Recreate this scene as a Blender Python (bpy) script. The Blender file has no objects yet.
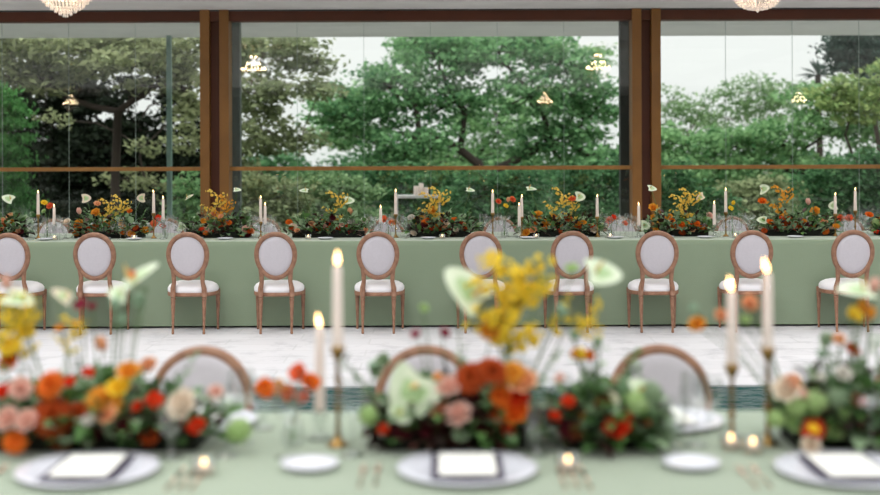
import bpy, math, random
import numpy as np
from mathutils import Vector, Matrix, Euler
R = math.radians
PI = math.pi
random.seed(7)
C = bpy.context.scene.collection

# ------------------------------------------------------------ camera, sky, exposure
F = 1222.0          # focal length in pixels of the 880 px wide frame (50 mm)
EYE = 1.61
HOR = 151.0
cam_d = bpy.data.cameras.new('camera')
cam = bpy.data.objects.new('camera', cam_d)
C.objects.link(cam)
cam.location = (0, 0, EYE)
cam.rotation_euler = (PI / 2, 0.0034, 0)
cam_d.sensor_width = 36
cam_d.lens = 50
cam_d.shift_y = -96.5 / 880
cam_d.clip_end = 500
cam_d.dof.use_dof = True
cam_d.dof.focus_distance = 10.95
cam_d.dof.aperture_fstop = 1.35
bpy.context.scene.camera = cam

w = bpy.data.worlds.new('overcast_sky')
bpy.context.scene.world = w
w.use_nodes = True
wn, wl = w.node_tree.nodes, w.node_tree.links
bg = wn['Background']
tc = wn.new('ShaderNodeTexCoord')
sx = wn.new('ShaderNodeSeparateXYZ')
rp = wn.new('ShaderNodeValToRGB')
wl.new(tc.outputs['Generated'], sx.inputs[0])
wl.new(sx.outputs['Z'], rp.inputs[0])
wl.new(rp.outputs[0], bg.inputs[0])
e = rp.color_ramp.elements
e[0].position = 0.0
e[0].color = (0.19, 0.193, 0.19, 1)
e[1].position = 0.75
e[1].color = (0.5, 0.5, 0.5, 1)
n = e.new(0.16)
n.color = (0.21, 0.212, 0.21, 1)
bg.inputs[1].default_value = 5.0
sun_d = bpy.data.lights.new('veiled_sun', 'SUN')
sun_d.energy = 1.7
sun_d.angle = R(38)
sun_d.color = (1.0, 0.985, 0.96)
sun = bpy.data.objects.new('veiled_sun', sun_d)
C.objects.link(sun)
sun.rotation_euler = Vector((0.22, 0.42, -0.88)).to_track_quat('-Z', 'Y').to_euler()
vs = bpy.context.scene.view_settings
vs.view_transform = 'Standard'
vs.look = 'None'
vs.gamma = 1
vs.use_curve_mapping = False
vs.exposure = 0.0

# ------------------------------------------------------------ helpers
def P(px, py, d):
    return Vector(((px - 440) / F * d, d, EYE - (py - HOR) / F * d))

def srgb(r, g, b):
    f = lambda c: ((c / 255 + 0.055) / 1.055) ** 2.4 if c > 10 else c / 255 / 12.92
    return (f(r), f(g), f(b), 1)

MATS = {}
def mat(name, col, rough=0.6, metal=0.0, noise=0.0, nscale=8.0, transl=0.0, emit=None, bump=0.0, bscale=40.0,
        sheen=0.0, island=0.0, spec=0.5, col2=None, coat=0.0):
    if name in MATS:
        return MATS[name]
    m = bpy.data.materials.new(name)
    m.use_nodes = True
    nt = m.node_tree
    N, L = nt.nodes, nt.links
    b = N['Principled BSDF']
    out = N['Material Output']
    b.inputs['Base Color'].default_value = col
    b.inputs['Roughness'].default_value = rough
    b.inputs['Metallic'].default_value = metal
    b.inputs['Specular IOR Level'].default_value = spec
    if sheen:
        b.inputs['Sheen Weight'].default_value = sheen
        b.inputs['Sheen Roughness'].default_value = 0.6
    if coat:
        b.inputs['Coat Weight'].default_value = coat
    src = None
    c2 = col2 or tuple(min(1, c * 0.55) for c in col[:3]) + (1,)
    fac = None
    tcn = N.new('ShaderNodeTexCoord')
    if noise:
        nz = N.new('ShaderNodeTexNoise')
        nz.inputs['Scale'].default_value = nscale
        nz.inputs['Detail'].default_value = 5
        L.new(tcn.outputs['Object'], nz.inputs['Vector'])
        mr = N.new('ShaderNodeMapRange')
        mr.inputs[1].default_value = 0.3
        mr.inputs[2].default_value = 0.7
        mr.inputs[4].default_value = noise
        L.new(nz.outputs[0], mr.inputs[0])
        fac = mr.outputs[0]
    if island:
        ge = N.new('ShaderNodeNewGeometry')
        mu = N.new('ShaderNodeMath')
        mu.operation = 'MULTIPLY'
        mu.inputs[1].default_value = island
        L.new(ge.outputs['Random Per Island'], mu.inputs[0])
        if fac:
            ad = N.new('ShaderNodeMath')
            ad.operation = 'ADD'
            ad.use_clamp = True
            L.new(mu.outputs[0], ad.inputs[0])
            L.new(fac, ad.inputs[1])
            fac = ad.outputs[0]
        else:
            fac = mu.outputs[0]
    if fac:
        mx = N.new('ShaderNodeMix')
        mx.data_type = 'RGBA'
        mx.inputs[6].default_value = col
        mx.inputs[7].default_value = c2
        L.new(fac, mx.inputs[0])
        src = mx.outputs[2]
        L.new(src, b.inputs['Base Color'])
    if bump:
        nb = N.new('ShaderNodeTexNoise')
        nb.inputs['Scale'].default_value = bscale
        L.new(tcn.outputs['Object'], nb.inputs['Vector'])
        bp = N.new('ShaderNodeBump')
        bp.inputs['Strength'].default_value = bump
        bp.inputs['Distance'].default_value = 0.01
        L.new(nb.outputs[0], bp.inputs['Height'])
        L.new(bp.outputs[0], b.inputs['Normal'])
    if emit:
        b.inputs['Emission Color'].default_value = emit[0]
        b.inputs['Emission Strength'].default_value = emit[1]
    if transl:
        t = N.new('ShaderNodeBsdfTranslucent')
        t.inputs[0].default_value = col
        if src:
            L.new(src, t.inputs[0])
        ms = N.new('ShaderNodeMixShader')
        ms.inputs[0].default_value = transl
        L.new(b.outputs[0], ms.inputs[1])
        L.new(t.outputs[0], ms.inputs[2])
        L.new(ms.outputs[0], out.inputs[0])
    MATS[name] = m
    return m

def glass_mat(name, tint, refl=1.0, rough=0.0, ior=1.45):
    m = bpy.data.materials.new(name)
    m.use_nodes = True
    N, L = m.node_tree.nodes, m.node_tree.links
    N.remove(N['Principled BSDF'])
    t = N.new('ShaderNodeBsdfTransparent')
    t.inputs[0].default_value = tint
    g = N.new('ShaderNodeBsdfGlossy')
    g.inputs['Roughness'].default_value = rough
    fr = N.new('ShaderNodeLayerWeight')
    fr.inputs[0].default_value = 0.5
    pw = N.new('ShaderNodeMath')
    pw.operation = 'POWER'
    pw.inputs[1].default_value = 4.0 if ior < 1.48 else 1.9
    L.new(fr.outputs['Facing'], pw.inputs[0])
    mu = N.new('ShaderNodeMath')
    mu.operation = 'MULTIPLY_ADD'
    mu.use_clamp = True
    mu.inputs[1].default_value = 0.75
    mu.inputs[2].default_value = 0.045 * refl
    L.new(pw.outputs[0], mu.inputs[0])
    ms = N.new('ShaderNodeMixShader')
    L.new(mu.outputs[0], ms.inputs[0])
    L.new(t.outputs[0], ms.inputs[1])
    L.new(g.outputs[0], ms.inputs[2])
    L.new(ms.outputs[0], N['Material Output'].inputs[0])
    return m

class MB:
    def __init__(s):
        s.v, s.f, s.m = [], [], []
    def add(s, vs, fs, mi=0):
        o = len(s.v)
        s.v += [tuple(v) for v in vs]
        s.f += [tuple(i + o for i in f) for f in fs]
        s.m += [mi] * len(fs)
    def box(s, x0, x1, y0, y1, z0, z1, mi=0):
        s.add([(x0, y0, z0), (x1, y0, z0), (x1, y1, z0), (x0, y1, z0), (x0, y0, z1), (x1, y0, z1), (x1, y1, z1), (x0, y1, z1)],
              [(0, 3, 2, 1), (4, 5, 6, 7), (0, 1, 5, 4), (1, 2, 6, 5), (2, 3, 7, 6), (3, 0, 4, 7)], mi)
    def lathe(s, prof, c=(0, 0, 0), n=16, mi=0, caps=True, sx=1.0, sy=1.0):
        vs = []
        for r, z in prof:
            for k in range(n):
                a = 2 * PI * k / n
                vs.append((c[0] + r * math.cos(a) * sx, c[1] + r * math.sin(a) * sy, c[2] + z))
        fs = []
        for j in range(len(prof) - 1):
            for k in range(n):
                fs.append((j * n + k, j * n + (k + 1) % n, (j + 1) * n + (k + 1) % n, (j + 1) * n + k))
        if caps:
            fs.append(tuple(range(n))[::-1])
            fs.append(tuple((len(prof) - 1) * n + k for k in range(n)))
        s.add(vs, fs, mi)
    def tube(s, pts, rad, n=6, mi=0, closed=False, flat=1.0, flatdir=None):
        pts = [Vector(p) for p in pts]
        if not hasattr(rad, '__len__'):
            rad = [rad] * len(pts)
        vs = []
        m = len(pts)
        prev = None
        for i, p in enumerate(pts):
            if closed:
                d = pts[(i + 1) % m] - pts[(i - 1) % m]
            else:
                d = pts[min(i + 1, m - 1)] - pts[max(i - 1, 0)]
            d = d.normalized() if d.length > 1e-9 else Vector((0, 0, 1))
            up = Vector(flatdir) if flatdir else (Vector((0, 0, 1)) if abs(d.z) < 0.9 else Vector((0, 1, 0)))
            if prev is not None and not flatdir:
                up = prev
            a = d.cross(up)
            if a.length < 1e-6:
                a = d.cross(Vector((1, 0, 0)))
            a.normalize()
            b = a.cross(d).normalized()
            prev = b
            for k in range(n):
                t = 2 * PI * k / n
                vs.append(p + (a * math.cos(t) + b * math.sin(t) * flat) * rad[i])
        fs = []
        for i in range(m if closed else m - 1):
            for k in range(n):
                i2 = (i + 1) % m
                fs.append((i * n + k, i * n + (k + 1) % n, i2 * n + (k + 1) % n, i2 * n + k))
        if not closed:
            fs.append(tuple(range(n)))
            fs.append(tuple((m - 1) * n + k for k in range(n))[::-1])
        s.add(vs, fs, mi)
    def ball(s, c, r, n=8, rings=5, mi=0, sz=1.0):
        prof = [(max(1e-4, r * math.sin(PI * j / rings)), -r * math.cos(PI * j / rings) * sz) for j in range(rings + 1)]
        s.lathe(prof, c, n, mi, caps=False)
    def octa(s, c, r, h, mi=0):
        x, y, z = c
        s.add([(x + r, y, z), (x, y + r, z), (x - r, y, z), (x, y - r, z), (x, y, z + h), (x, y, z - h)],
              [(0, 1, 4), (1, 2, 4), (2, 3, 4), (3, 0, 4), (1, 0, 5), (2, 1, 5), (3, 2, 5), (0, 3, 5)], mi)
    def grid(s, rows, mi=0, closed_u=False):
        nu, nv = len(rows[0]), len(rows)
        vs = [p for r_ in rows for p in r_]
        fs = []
        for j in range(nv - 1):
            for k in range(nu if closed_u else nu - 1):
                k2 = (k + 1) % nu
                fs.append((j * nu + k, j * nu + k2, (j + 1) * nu + k2, (j + 1) * nu + k))
        s.add(vs, fs, mi)
    def xform(s, M, start=0):
        for i in range(start, len(s.v)):
            s.v[i] = tuple(M @ Vector(s.v[i]))
    def mesh(s, name, mats, smooth=True):
        me = bpy.data.meshes.new(name)
        me.from_pydata(s.v, [], s.f)
        for m in (mats if isinstance(mats, (list, tuple)) else [mats]):
            me.materials.append(m)
        me.polygons.foreach_set('material_index', s.m)
        me.polygons.foreach_set('use_smooth', [smooth] * len(s.f))
        me.update()
        return me
    def build(s, name, mats, parent=None, smooth=True, bevel=0):
        o = bpy.data.objects.new(name, s.mesh(name, mats, smooth))
        C.objects.link(o)
        if parent:
            o.parent = parent
        if bevel:
            md = o.modifiers.new('bevel', 'BEVEL')
            md.width = bevel
            md.segments = 2
            md.limit_method = 'ANGLE'
        return o

def tag(o, label, cat, group=None, kind=None):
    o['label'] = label
    o['category'] = cat
    if group:
        o['group'] = group
    if kind:
        o['kind'] = kind
    return o
def struct(o):
    o['kind'] = 'structure'
    return o
def empty(name, loc, rz=0):
    o = bpy.data.objects.new(name, None)
    C.objects.link(o)
    o.empty_display_size = 0.1
    o.location = loc
    o.rotation_euler = (0, 0, rz)
    return o
def kids(o):
    return [c for c in C.objects if c.parent == o]
def copy_tree(o, parent=None):
    c = o.copy()
    C.objects.link(c)
    if parent:
        c.parent = parent
    for ch in kids(o):
        copy_tree(ch, c)
    return c
def place(proto, used, loc, rz, label, cat, group=None):
    """first call moves the prototype itself, later calls copy it"""
    o = proto if not used else copy_tree(proto)
    used.append(1)
    o.location = loc
    o.rotation_euler = (0, 0, rz)
    tag(o, label, cat, group)
    return o
ORD = ['first', 'second', 'third', 'fourth', 'fifth', 'sixth', 'seventh', 'eighth', 'ninth', 'tenth', 'eleventh', 'twelfth']
def nth(i, n_, side='left'):
    if i == 0:
        return 'leftmost'
    if i == n_ - 1:
        return 'rightmost'
    return ORD[i] + ' from the left'

# ------------------------------------------------------------ materials
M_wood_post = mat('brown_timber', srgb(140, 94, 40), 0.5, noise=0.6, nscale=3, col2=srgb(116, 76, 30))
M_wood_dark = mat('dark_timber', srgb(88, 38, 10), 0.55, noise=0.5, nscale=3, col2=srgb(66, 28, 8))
M_rail = mat('golden_brown_rail', srgb(160, 112, 52), 0.45, noise=0.4)
M_concrete = mat('concrete', srgb(228, 225, 221), 0.8, noise=0.8, nscale=2.2, col2=srgb(206, 203, 199), bump=0.2)
M_soffit = mat('pale_soffit', srgb(226, 228, 222), 0.8, noise=0.5, nscale=1.5, col2=srgb(208, 210, 205))
M_black = mat('charcoal_metal', srgb(45, 52, 50), 0.5)
M_steel = mat('pale_green_steel', srgb(120, 150, 140), 0.4, noise=0.3)
M_cloth = mat('sage_linen', (0.235, 0.303, 0.200, 1), 0.85, noise=0.35, nscale=5, col2=(0.218, 0.285, 0.185, 1), sheen=0.5, bump=0.15, bscale=120)
M_chairwood = mat('limed_oak', srgb(160, 118, 94), 0.55, noise=0.9, nscale=22, col2=srgb(122, 84, 64), bump=0.1)
M_fabric = mat('pale_lavender_linen', srgb(196, 190, 197), 0.9, noise=0.4, nscale=60, col2=srgb(184, 178, 185), sheen=0.2)
M_seatfab = mat('white_linen', srgb(236, 232, 236), 0.9, sheen=0.2)
M_gold = mat('brass', srgb(158, 126, 78), 0.3, metal=1.0, noise=0.3)
M_rosegold = mat('rose_gold', srgb(236, 204, 186), 0.25, metal=1.0)
M_wax = mat('ivory_wax', srgb(255, 245, 240), 0.5, transl=0.45)
M_wick = mat('wick', srgb(40, 30, 25), 0.9)
M_flame = mat('candle_flame', (1, 0.75, 0.4, 1), 0.5, emit=((1.0, 0.60, 0.24, 1), 9))
M_china = mat('white_china', srgb(226, 226, 236), 0.25, coat=0.3)
M_napkin = mat('plum_napkin', srgb(70, 62, 84), 0.9, noise=0.3)
M_card = mat('white_paper', srgb(248, 246, 240), 0.8)
M_glass = glass_mat('window_glass', (0.94, 0.975, 0.95, 1), 1.7)
M_crystalglass = glass_mat('clear_glassware', (0.95, 0.965, 0.96, 1), 2.2, 0.02, 1.5)
M_joint = mat('glass_edge', srgb(150, 165, 158), 0.3)
M_crystal = mat('chandelier_crystal', srgb(250, 246, 246), 0.12, transl=0.45, spec=1.0)
M_bulb = mat('warm_bulb', (1, 0.8, 0.5, 1), 0.5, emit=((1.0, 0.74, 0.44, 1), 75))
M_bark = mat('bark', srgb(58, 48, 40), 0.9, noise=0.8, nscale=4, bump=0.5, bscale=10)
M_palebark = mat('pale_bark', srgb(110, 100, 84), 0.9, noise=0.8, nscale=4, bump=0.5, bscale=10)
M_stem = mat('green_stem', srgb(86, 118, 62), 0.6)
M_trough = mat('dark_trough', srgb(30, 34, 26), 0.9, noise=0.5)
M_plaster = mat('white_plaster', srgb(205, 205, 200), 0.8, noise=0.4, nscale=3, col2=srgb(188, 188, 184))
M_unseenwall = mat('unseen_dark_wall', srgb(44, 38, 34), 0.6, noise=0.5, nscale=2)  # unseen back wall, made dark to keep reflections in the glass dim
M_whitepaint = mat('white_paint', srgb(232, 232, 228), 0.5)

def floor_mat():
    m = bpy.data.materials.new('pale_stone_tiles')
    m.use_nodes = True
    N, L = m.node_tree.nodes, m.node_tree.links
    b = N['Principled BSDF']
    t = N.new('ShaderNodeTexCoord')
    br = N.new('ShaderNodeTexBrick')
    br.inputs['Scale'].default_value = 1.0
    br.inputs['Mortar Size'].default_value = 0.01
    br.inputs['Mortar Smooth'].default_value = 0.3
    br.inputs['Brick Width'].default_value = 1.2
    br.inputs['Row Height'].default_value = 0.3
    br.inputs['Color1'].default_value = (0.62, 0.60, 0.63, 1)
    br.inputs['Color2'].default_value = (0.67, 0.65, 0.68, 1)
    br.inputs['Mortar'].default_value = (0.58, 0.565, 0.585, 1)
    L.new(t.outputs['Object'], br.inputs['Vector'])
    nz = N.new('ShaderNodeTexNoise')
    nz.inputs['Scale'].default_value = 3.5
    nz.inputs['Detail'].default_value = 9
    nz.inputs['Roughness'].default_value = 0.7
    L.new(t.outputs['Object'], nz.inputs['Vector'])
    cr = N.new('ShaderNodeValToRGB')
    cr.color_ramp.elements[0].position = 0.34
    cr.color_ramp.elements[0].color = (0.78, 0.78, 0.79, 1)
    cr.color_ramp.elements[1].position = 0.5
    cr.color_ramp.elements[1].color = (1, 1, 1, 1)
    L.new(nz.outputs[0], cr.inputs[0])
    mx = N.new('ShaderNodeMix')
    mx.data_type = 'RGBA'
    mx.blend_type = 'MULTIPLY'
    mx.inputs[0].default_value = 1
    L.new(br.outputs[0], mx.inputs[6])
    L.new(cr.outputs[0], mx.inputs[7])
    L.new(mx.outputs[2], b.inputs['Base Color'])
    b.inputs['Roughness'].default_value = 0.55
    return m
M_floor = floor_mat()

def water_mat():
    m = bpy.data.materials.new('rippled_pool_water')
    m.use_nodes = True
    N, L = m.node_tree.nodes, m.node_tree.links
    b = N['Principled BSDF']
    b.inputs['Base Color'].default_value = srgb(26, 74, 70)
    b.inputs['IOR'].default_value = 1.2
    b.inputs['Roughness'].default_value = 0.06
    t = N.new('ShaderNodeTexCoord')
    mp = N.new('ShaderNodeMapping')
    mp.inputs['Scale'].default_value = (3.5, 6, 3.5)
    nz = N.new('ShaderNodeTexNoise')
    nz.inputs['Scale'].default_value = 1.6
    nz.inputs['Detail'].default_value = 3
    L.new(t.outputs['Object'], mp.inputs[0])
    L.new(mp.outputs[0], nz.inputs['Vector'])
    bp = N.new('ShaderNodeBump')
    bp.inputs['Strength'].default_value = 1.0
    bp.inputs['Distance'].default_value = 0.22
    L.new(nz.outputs[0], bp.inputs['Height'])
    L.new(bp.outputs[0], b.inputs['Normal'])
    return m
M_water = water_mat()

# ------------------------------------------------------------ the room
WY = 16.0                      # plane of the glass wall
S = F / WY
XL, XR, YB = -13.0, 13.0, -9.0
CZ = EYE + 141 / S             # ceiling
BZ = EYE + 130 / S             # underside of the beam
POOL0, POOL1 = 5.3, 8.38
def box_obj(name, args, m, parent=None, bevel=0, smooth=False):
    b = MB()
    b.box(*args)
    return b.build(name, m, parent, smooth, bevel)
fl = MB()
fl.box(XL, XR, YB, POOL0, -0.2, 0)
fl.box(XL, XR, POOL1, 20.5, -0.2, 0)
struct(fl.build('floor', M_floor, None, False))
struct(box_obj('trim_1', (XL, XR, POOL0, POOL1, -0.35, -0.25), M_black))
struct(box_obj('pool_water', (XL, XR, POOL0, POOL1, -0.25, -0.012), M_water))
# ceiling: solid strips with unseen roof openings between them, added to light the room
ce = MB()
STR = [(-9.0, -3.0), (1.5, 1.8), (6.3, 6.6), (9.8, 11.6), (14.0, 16.0)]
for y0, y1 in STR:
    ce.box(XL, XR, y0, y1, CZ, CZ + 0.3)
for x0 in (XL, -6.9, -0.4, 6.0, XR - 0.8):
    for (a, b_) in zip(STR[:-1], STR[1:]):
        ce.box(x0, x0 + 0.8, a[1], b_[0], CZ, CZ + 0.3)
struct(ce.build('ceiling', M_concrete, None, False))
rg = MB()
for (a, b_) in zip(STR[:-1], STR[1:]):
    rg.box(XL + .1, XR - .1, a[1] - 0.1, b_[0] + 0.1, CZ + 0.31, CZ + 0.32)
struct(rg.build('window_9', glass_mat('roof_glass', (0.97, 0.98, 0.975, 1), 1.0), None, False))  # panes over the added, unseen roof openings
struct(box_obj('wall_left', (XL - 0.2, XL, YB, WY, -0.2, CZ + 0.3), M_plaster))
struct(box_obj('wall_right', (XR, XR + 0.2, YB, WY, -0.2, CZ + 0.3), M_plaster))
struct(box_obj('wall_back', (XL, XR, YB - 0.2, YB, -0.2, CZ + 0.3), M_unseenwall))
# window wall
xs = lambda px: (px - 440) / S
struct(box_obj('trim_2', (XL, XR, WY - 0.08, WY + 0.12, BZ, CZ), M_wood_dark))
struct(box_obj('trim_3', (XL, XR, WY - 0.10, WY - 0.07, CZ - 0.018, CZ), M_black))
struct(box_obj('trim_4', (XL, XR, WY + 0.12, WY + 3.75, CZ, CZ + 0.25), M_soffit))
period = 5.62
ti = 5
cols = []
for k in (-1, 0, 1, 2):
    xa = xs(202) + k * period if k <= 0 else xs(631) + (k - 1) * period
    cols.append(xa)
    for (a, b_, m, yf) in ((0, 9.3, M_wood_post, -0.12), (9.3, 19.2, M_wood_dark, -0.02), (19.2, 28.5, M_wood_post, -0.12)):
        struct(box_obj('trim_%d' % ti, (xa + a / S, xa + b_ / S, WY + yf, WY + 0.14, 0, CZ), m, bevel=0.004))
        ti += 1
for (pa, pb, m) in ((226, 240, mat('grey_steel_fin', srgb(96, 106, 102), 0.5)), (620.5, 634, M_black)):
    struct(box_obj('trim_%d' % ti, ((pa - 440) / F * 16.45, (pb - 440) / F * 16.45, 16.45, 16.6, 0, CZ), m))
    ti += 1
edges = [XL] + [v for xa in cols for v in (xa, xa + 28.5 / S)] + [XR]
for i in range(0, len(edges), 2):
    x0, x1 = edges[i], edges[i + 1]
    if x1 - x0 < 0.3:
        continue
    g = MB()
    g.add([(x0, WY + 0.03, 0), (x1, WY + 0.03, 0), (x1, WY + 0.03, BZ), (x0, WY + 0.03, BZ)], [(0, 1, 2, 3)])
    win = struct(g.build('window_%d' % (i // 2 + 1), M_glass, None, False))
    zr = EYE - 17 / S
    box_obj('rail', (x0, x1, WY - 0.05, WY + 0.02, zr - 0.026, zr + 0.026), M_rail, win, 0.005)
    j = MB()
    npan = max(1, round((x1 - x0) / 0.877))
    for q in range(1, npan):
        xx = x0 + (x1 - x0) * q / npan
        j.box(xx - 0.0018, xx + 0.0018, WY + 0.024, WY + 0.036, 0, BZ)
    j.build('glass_joint', M_joint, win, False)
    box_obj('sill', (x0, x1, WY - 0.05, WY + 0.1, 0, 0.06), M_wood_dark, win)

# ------------------------------------------------------------ outside ground
M_grass = mat('lawn_grass', (0.05, 0.085, 0.03, 1), 0.95, noise=1.0, nscale=1.5, col2=(0.09, 0.085, 0.05, 1), bump=0.6, bscale=30)
gr = MB()
rows = []
rnd = random.Random(3)
for j in range(24):
    y = WY + 4.2 + (j / 23) ** 1.6 * 150
    rows.append([(x, y, -0.25 + rnd.uniform(-.05, .1) * (j > 0) - 0.02 * j) for x in np.linspace(-90, 90, 40)])
gr.grid(rows)
struct(gr.build('lawn', M_grass))

# ------------------------------------------------------------ trees
def leafmat(name, c1, c2, transl=0.35):
    return mat(name, c1, 0.55, noise=0.35, nscale=0.6, island=0.75, col2=c2, transl=transl, spec=0.08)
def leaf_mesh(name, centers, size, m, seed, flat=0.55, aspect=0.5):
    rg_ = np.random.default_rng(seed)
    n_ = len(centers)
    d = rg_.normal(size=(n_, 3))
    d[:, 2] *= flat
    d /= np.linalg.norm(d, axis=1)[:, None]
    u = rg_.normal(size=(n_, 3))
    u -= (u * d).sum(1)[:, None] * d
    u /= np.linalg.norm(u, axis=1)[:, None]
    nn = np.cross(d, u)
    sz = size * rg_.uniform(0.6, 1.35, n_)[:, None]
    a = centers - d * sz * 0.5
    b = centers + u * sz * aspect * 0.5 + nn * sz * 0.1
    c = centers + d * sz * 0.5
    e_ = centers - u * sz * aspect * 0.5 + nn * sz * 0.1
    v = np.stack([a, b, c, e_], 1).reshape(-1, 3)
    me = bpy.data.meshes.new(name)
    me.vertices.add(n_ * 4)
    me.vertices.foreach_set('co', v.astype(np.float32).ravel())
    me.loops.add(n_ * 4)
    me.loops.foreach_set('vertex_index', np.arange(n_ * 4, dtype=np.int32))
    me.polygons.add(n_)
    me.polygons.foreach_set('loop_start', np.arange(0, n_ * 4, 4, dtype=np.int32))
    me.polygons.foreach_set('loop_total', np.full(n_, 4, dtype=np.int32))
    me.materials.append(m)
    me.update(calc_edges=True)
    return me

def tree(name, label, cat, d, tx, blobs, leaf, size, dens=1.0, seed=1, bark=None, trunk_r=0.16, group=None,
         clump=0.4, flat=0.5, split=0.45, ground=-0.3, fill=0.0, branch_k=5, depth=0.8):
    """blobs: (px, py, rx_px, ry_px) ellipses of the crown as seen at distance d; the crown is as deep as it is wide"""
    trunk_r *= .5
    rg_ = np.random.default_rng(seed)
    s_ = F / d
    base = Vector(((tx - 440) / s_, d, ground))
    root = empty(name, base)
    tag(root, label, cat, group)
    br = MB()
    B = []
    for (px, py, rx, ry) in blobs:
        B.append(((px - 440) / s_ - base.x, rg_.uniform(-.5, .5) * depth, EYE - (py - HOR) / s_ - base.z, rx / s_, rx / s_ * depth, ry / s_))
    zc = sum(b_[2] for b_ in B) / len(B)
    fork = Vector((0, 0, max(0.4, zc * split)))
    if trunk_r:
        pts = [Vector((0, 0, -0.1)), Vector((rg_.uniform(-.08, .08), 0, fork.z * 0.5)), fork]
        br.tube(pts, [trunk_r * 1.25, trunk_r, trunk_r * 0.9], 9)
    cl = []
    nodes = [(fork, trunk_r * .9)]
    B.sort(key=lambda b_: (Vector(b_[:3]) - fork).length)
    for (bx, by, bz, rx, ry, rz) in B:
        ctr = Vector((bx, by, bz))
        if trunk_r:
            src, sr = min(nodes, key=lambda q: (q[0] - ctr).length + (0 if q[1] > trunk_r * .2 else 2))
            L_ = (ctr - src).length
            mid = src.lerp(ctr, 0.5) + Vector(rg_.uniform(-.16, .16, 3)) * L_ + Vector((0, 0, .05 * L_))
            er = sr * .62
            br.tube([src, src.lerp(mid, .5) + Vector(rg_.uniform(-.05, .05, 3)) * L_, mid, mid.lerp(ctr, .5) + Vector(rg_.uniform(-.08, .08, 3)) * L_, ctr],
                    [sr * .85, sr * .75, sr * .7, er * 1.05, er], 7)
            nodes.append((mid, sr * .7))
            nodes.append((ctr, er))
        nc = max(5, int(11 * (rx * rz / (clump * clump))))
        for q in range(nc):
            v = rg_.normal(size=3)
            v /= np.linalg.norm(v)
            rr = rg_.uniform(0.35, 1.0) ** 0.6
            c_ = np.array([bx + v[0] * rx * rr, by + v[1] * ry * rr, bz + v[2] * rz * rr])
            cl.append(c_)
            if trunk_r and q % branch_k == 0:
                tgt = Vector(c_)
                m2 = ctr.lerp(tgt, .5) + Vector(rg_.uniform(-.2, .2, 3))
                br.tube([ctr, m2, tgt], [er * .6, er * .4, trunk_r * .05], 5)
    cl = np.array(cl)
    per = int(70 * dens * (clump / 0.4) ** 2 * (0.15 / size) ** 2)
    nL = len(cl) * max(6, per)
    nL = min(nL, 90000)
    idx = rg_.integers(0, len(cl), nL)
    off = rg_.normal(size=(nL, 3)) * np.array([clump * .55, clump * .55, clump * .19])
    pts = cl[idx] + off
    if trunk_r:
        br.build('trunk', bark or M_bark, root)
    fo = bpy.data.objects.new('foliage', leaf_mesh('foliage', pts, size, leaf, seed + 50, flat))
    C.objects.link(fo)
    fo.parent = root
    return root

L_olive = leafmat('olive_leaves', (0.50, 0.55, 0.30, 1), (0.10, 0.13, 0.06, 1), 0.45)
L_shade = leafmat('canopy_shade_leaves', (0.016, 0.026, 0.013, 1), (0.005, 0.009, 0.005, 1), 0.15)  # canopy shade painted into the leaf colour, almost black
L_green = leafmat('mid_green_leaves', (0.32, 0.58, 0.27, 1), (0.035, 0.13, 0.05, 1), 0.45)
L_green2 = leafmat('fresh_green_leaves', (0.42, 0.66, 0.32, 1), (0.055, 0.17, 0.06, 1), 0.45)
L_shrub = leafmat('shrub_leaves', (0.16, 0.34, 0.15, 1), (0.02, 0.07, 0.03, 1), 0.4)
L_pale = leafmat('pale_airy_leaves', (0.40, 0.56, 0.30, 1), (0.10, 0.20, 0.08, 1), 0.45)
L_thuja = leafmat('bright_conifer_leaves', (0.14, 0.38, 0.11, 1), (0.03, 0.12, 0.03, 1), 0.35)
L_blue = leafmat('bluish_conifer_leaves', (0.06, 0.10, 0.08, 1), (0.025, 0.05, 0.038, 1), 0.3)
L_brown = leafmat('brownish_leaves', (0.44, 0.50, 0.28, 1), (0.10, 0.14, 0.06, 1), 0.4)
L_yel = leafmat('yellow_green_leaves', (0.46, 0.56, 0.22, 1), (0.10, 0.20, 0.06, 1), 0.4)

tree('canopy_tree', 'broad olive-leaved tree filling the top of the left window', 'tree', 23, 118,
     [(20, 48, 50, 20), (75, 52, 45, 20), (130, 48, 45, 20), (180, 52, 40, 22), (-30, 52, 50, 24), (60, 66, 60, 12), (150, 62, 60, 14), (192, 90, 18, 26), (110, 42, 60, 12), (40, 40, 60, 12), (160, 84, 30, 9), (10, 76, 40, 14), (-20, 80, 30, 14), (50, 84, 26, 9)],
     L_olive, .16, .7, 11, trunk_r=.17, clump=.26, split=.75)
tree('shaded_evergreen_tree', 'evergreen painted almost black for canopy shade, behind the olive canopy tree, left window', 'tree', 29, 60,
     [(50, 100, 46, 30), (40, 150, 60, 34), (95, 165, 60, 38), (150, 172, 50, 34), (74, 88, 24, 22), (190, 175, 26, 30), (130, 205, 90, 20), (20, 200, 60, 24), (124, 90, 14, 20), (168, 98, 12, 26), (100, 140, 40, 20), (192, 130, 16, 30), (140, 128, 30, 16), (90, 100, 40, 14)],
     L_shade, .17, 1.0, 12, trunk_r=.3, clump=.34)
tree('understorey_tree', 'thin olive tree right of the shaded evergreen in the left window', 'tree', 25.5, 168,
     [(182, 140, 22, 20), (185, 112, 18, 16), (140, 146, 18, 9), (160, 190, 30, 16), (60, 120, 14, 10), (120, 178, 22, 12)],
     L_olive, .13, .24, 13, trunk_r=.14, clump=.22)
tree('thuja', 'bright green conical thuja at the far left edge behind the glass', 'shrub', 20.8, -4,
     [(-6, 130, 32, 40), (-6, 170, 38, 36), (-8, 100, 20, 22), (-6, 205, 38, 24)], L_thuja, .09, .8, 14, trunk_r=.05, clump=.2, flat=1.6)
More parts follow.
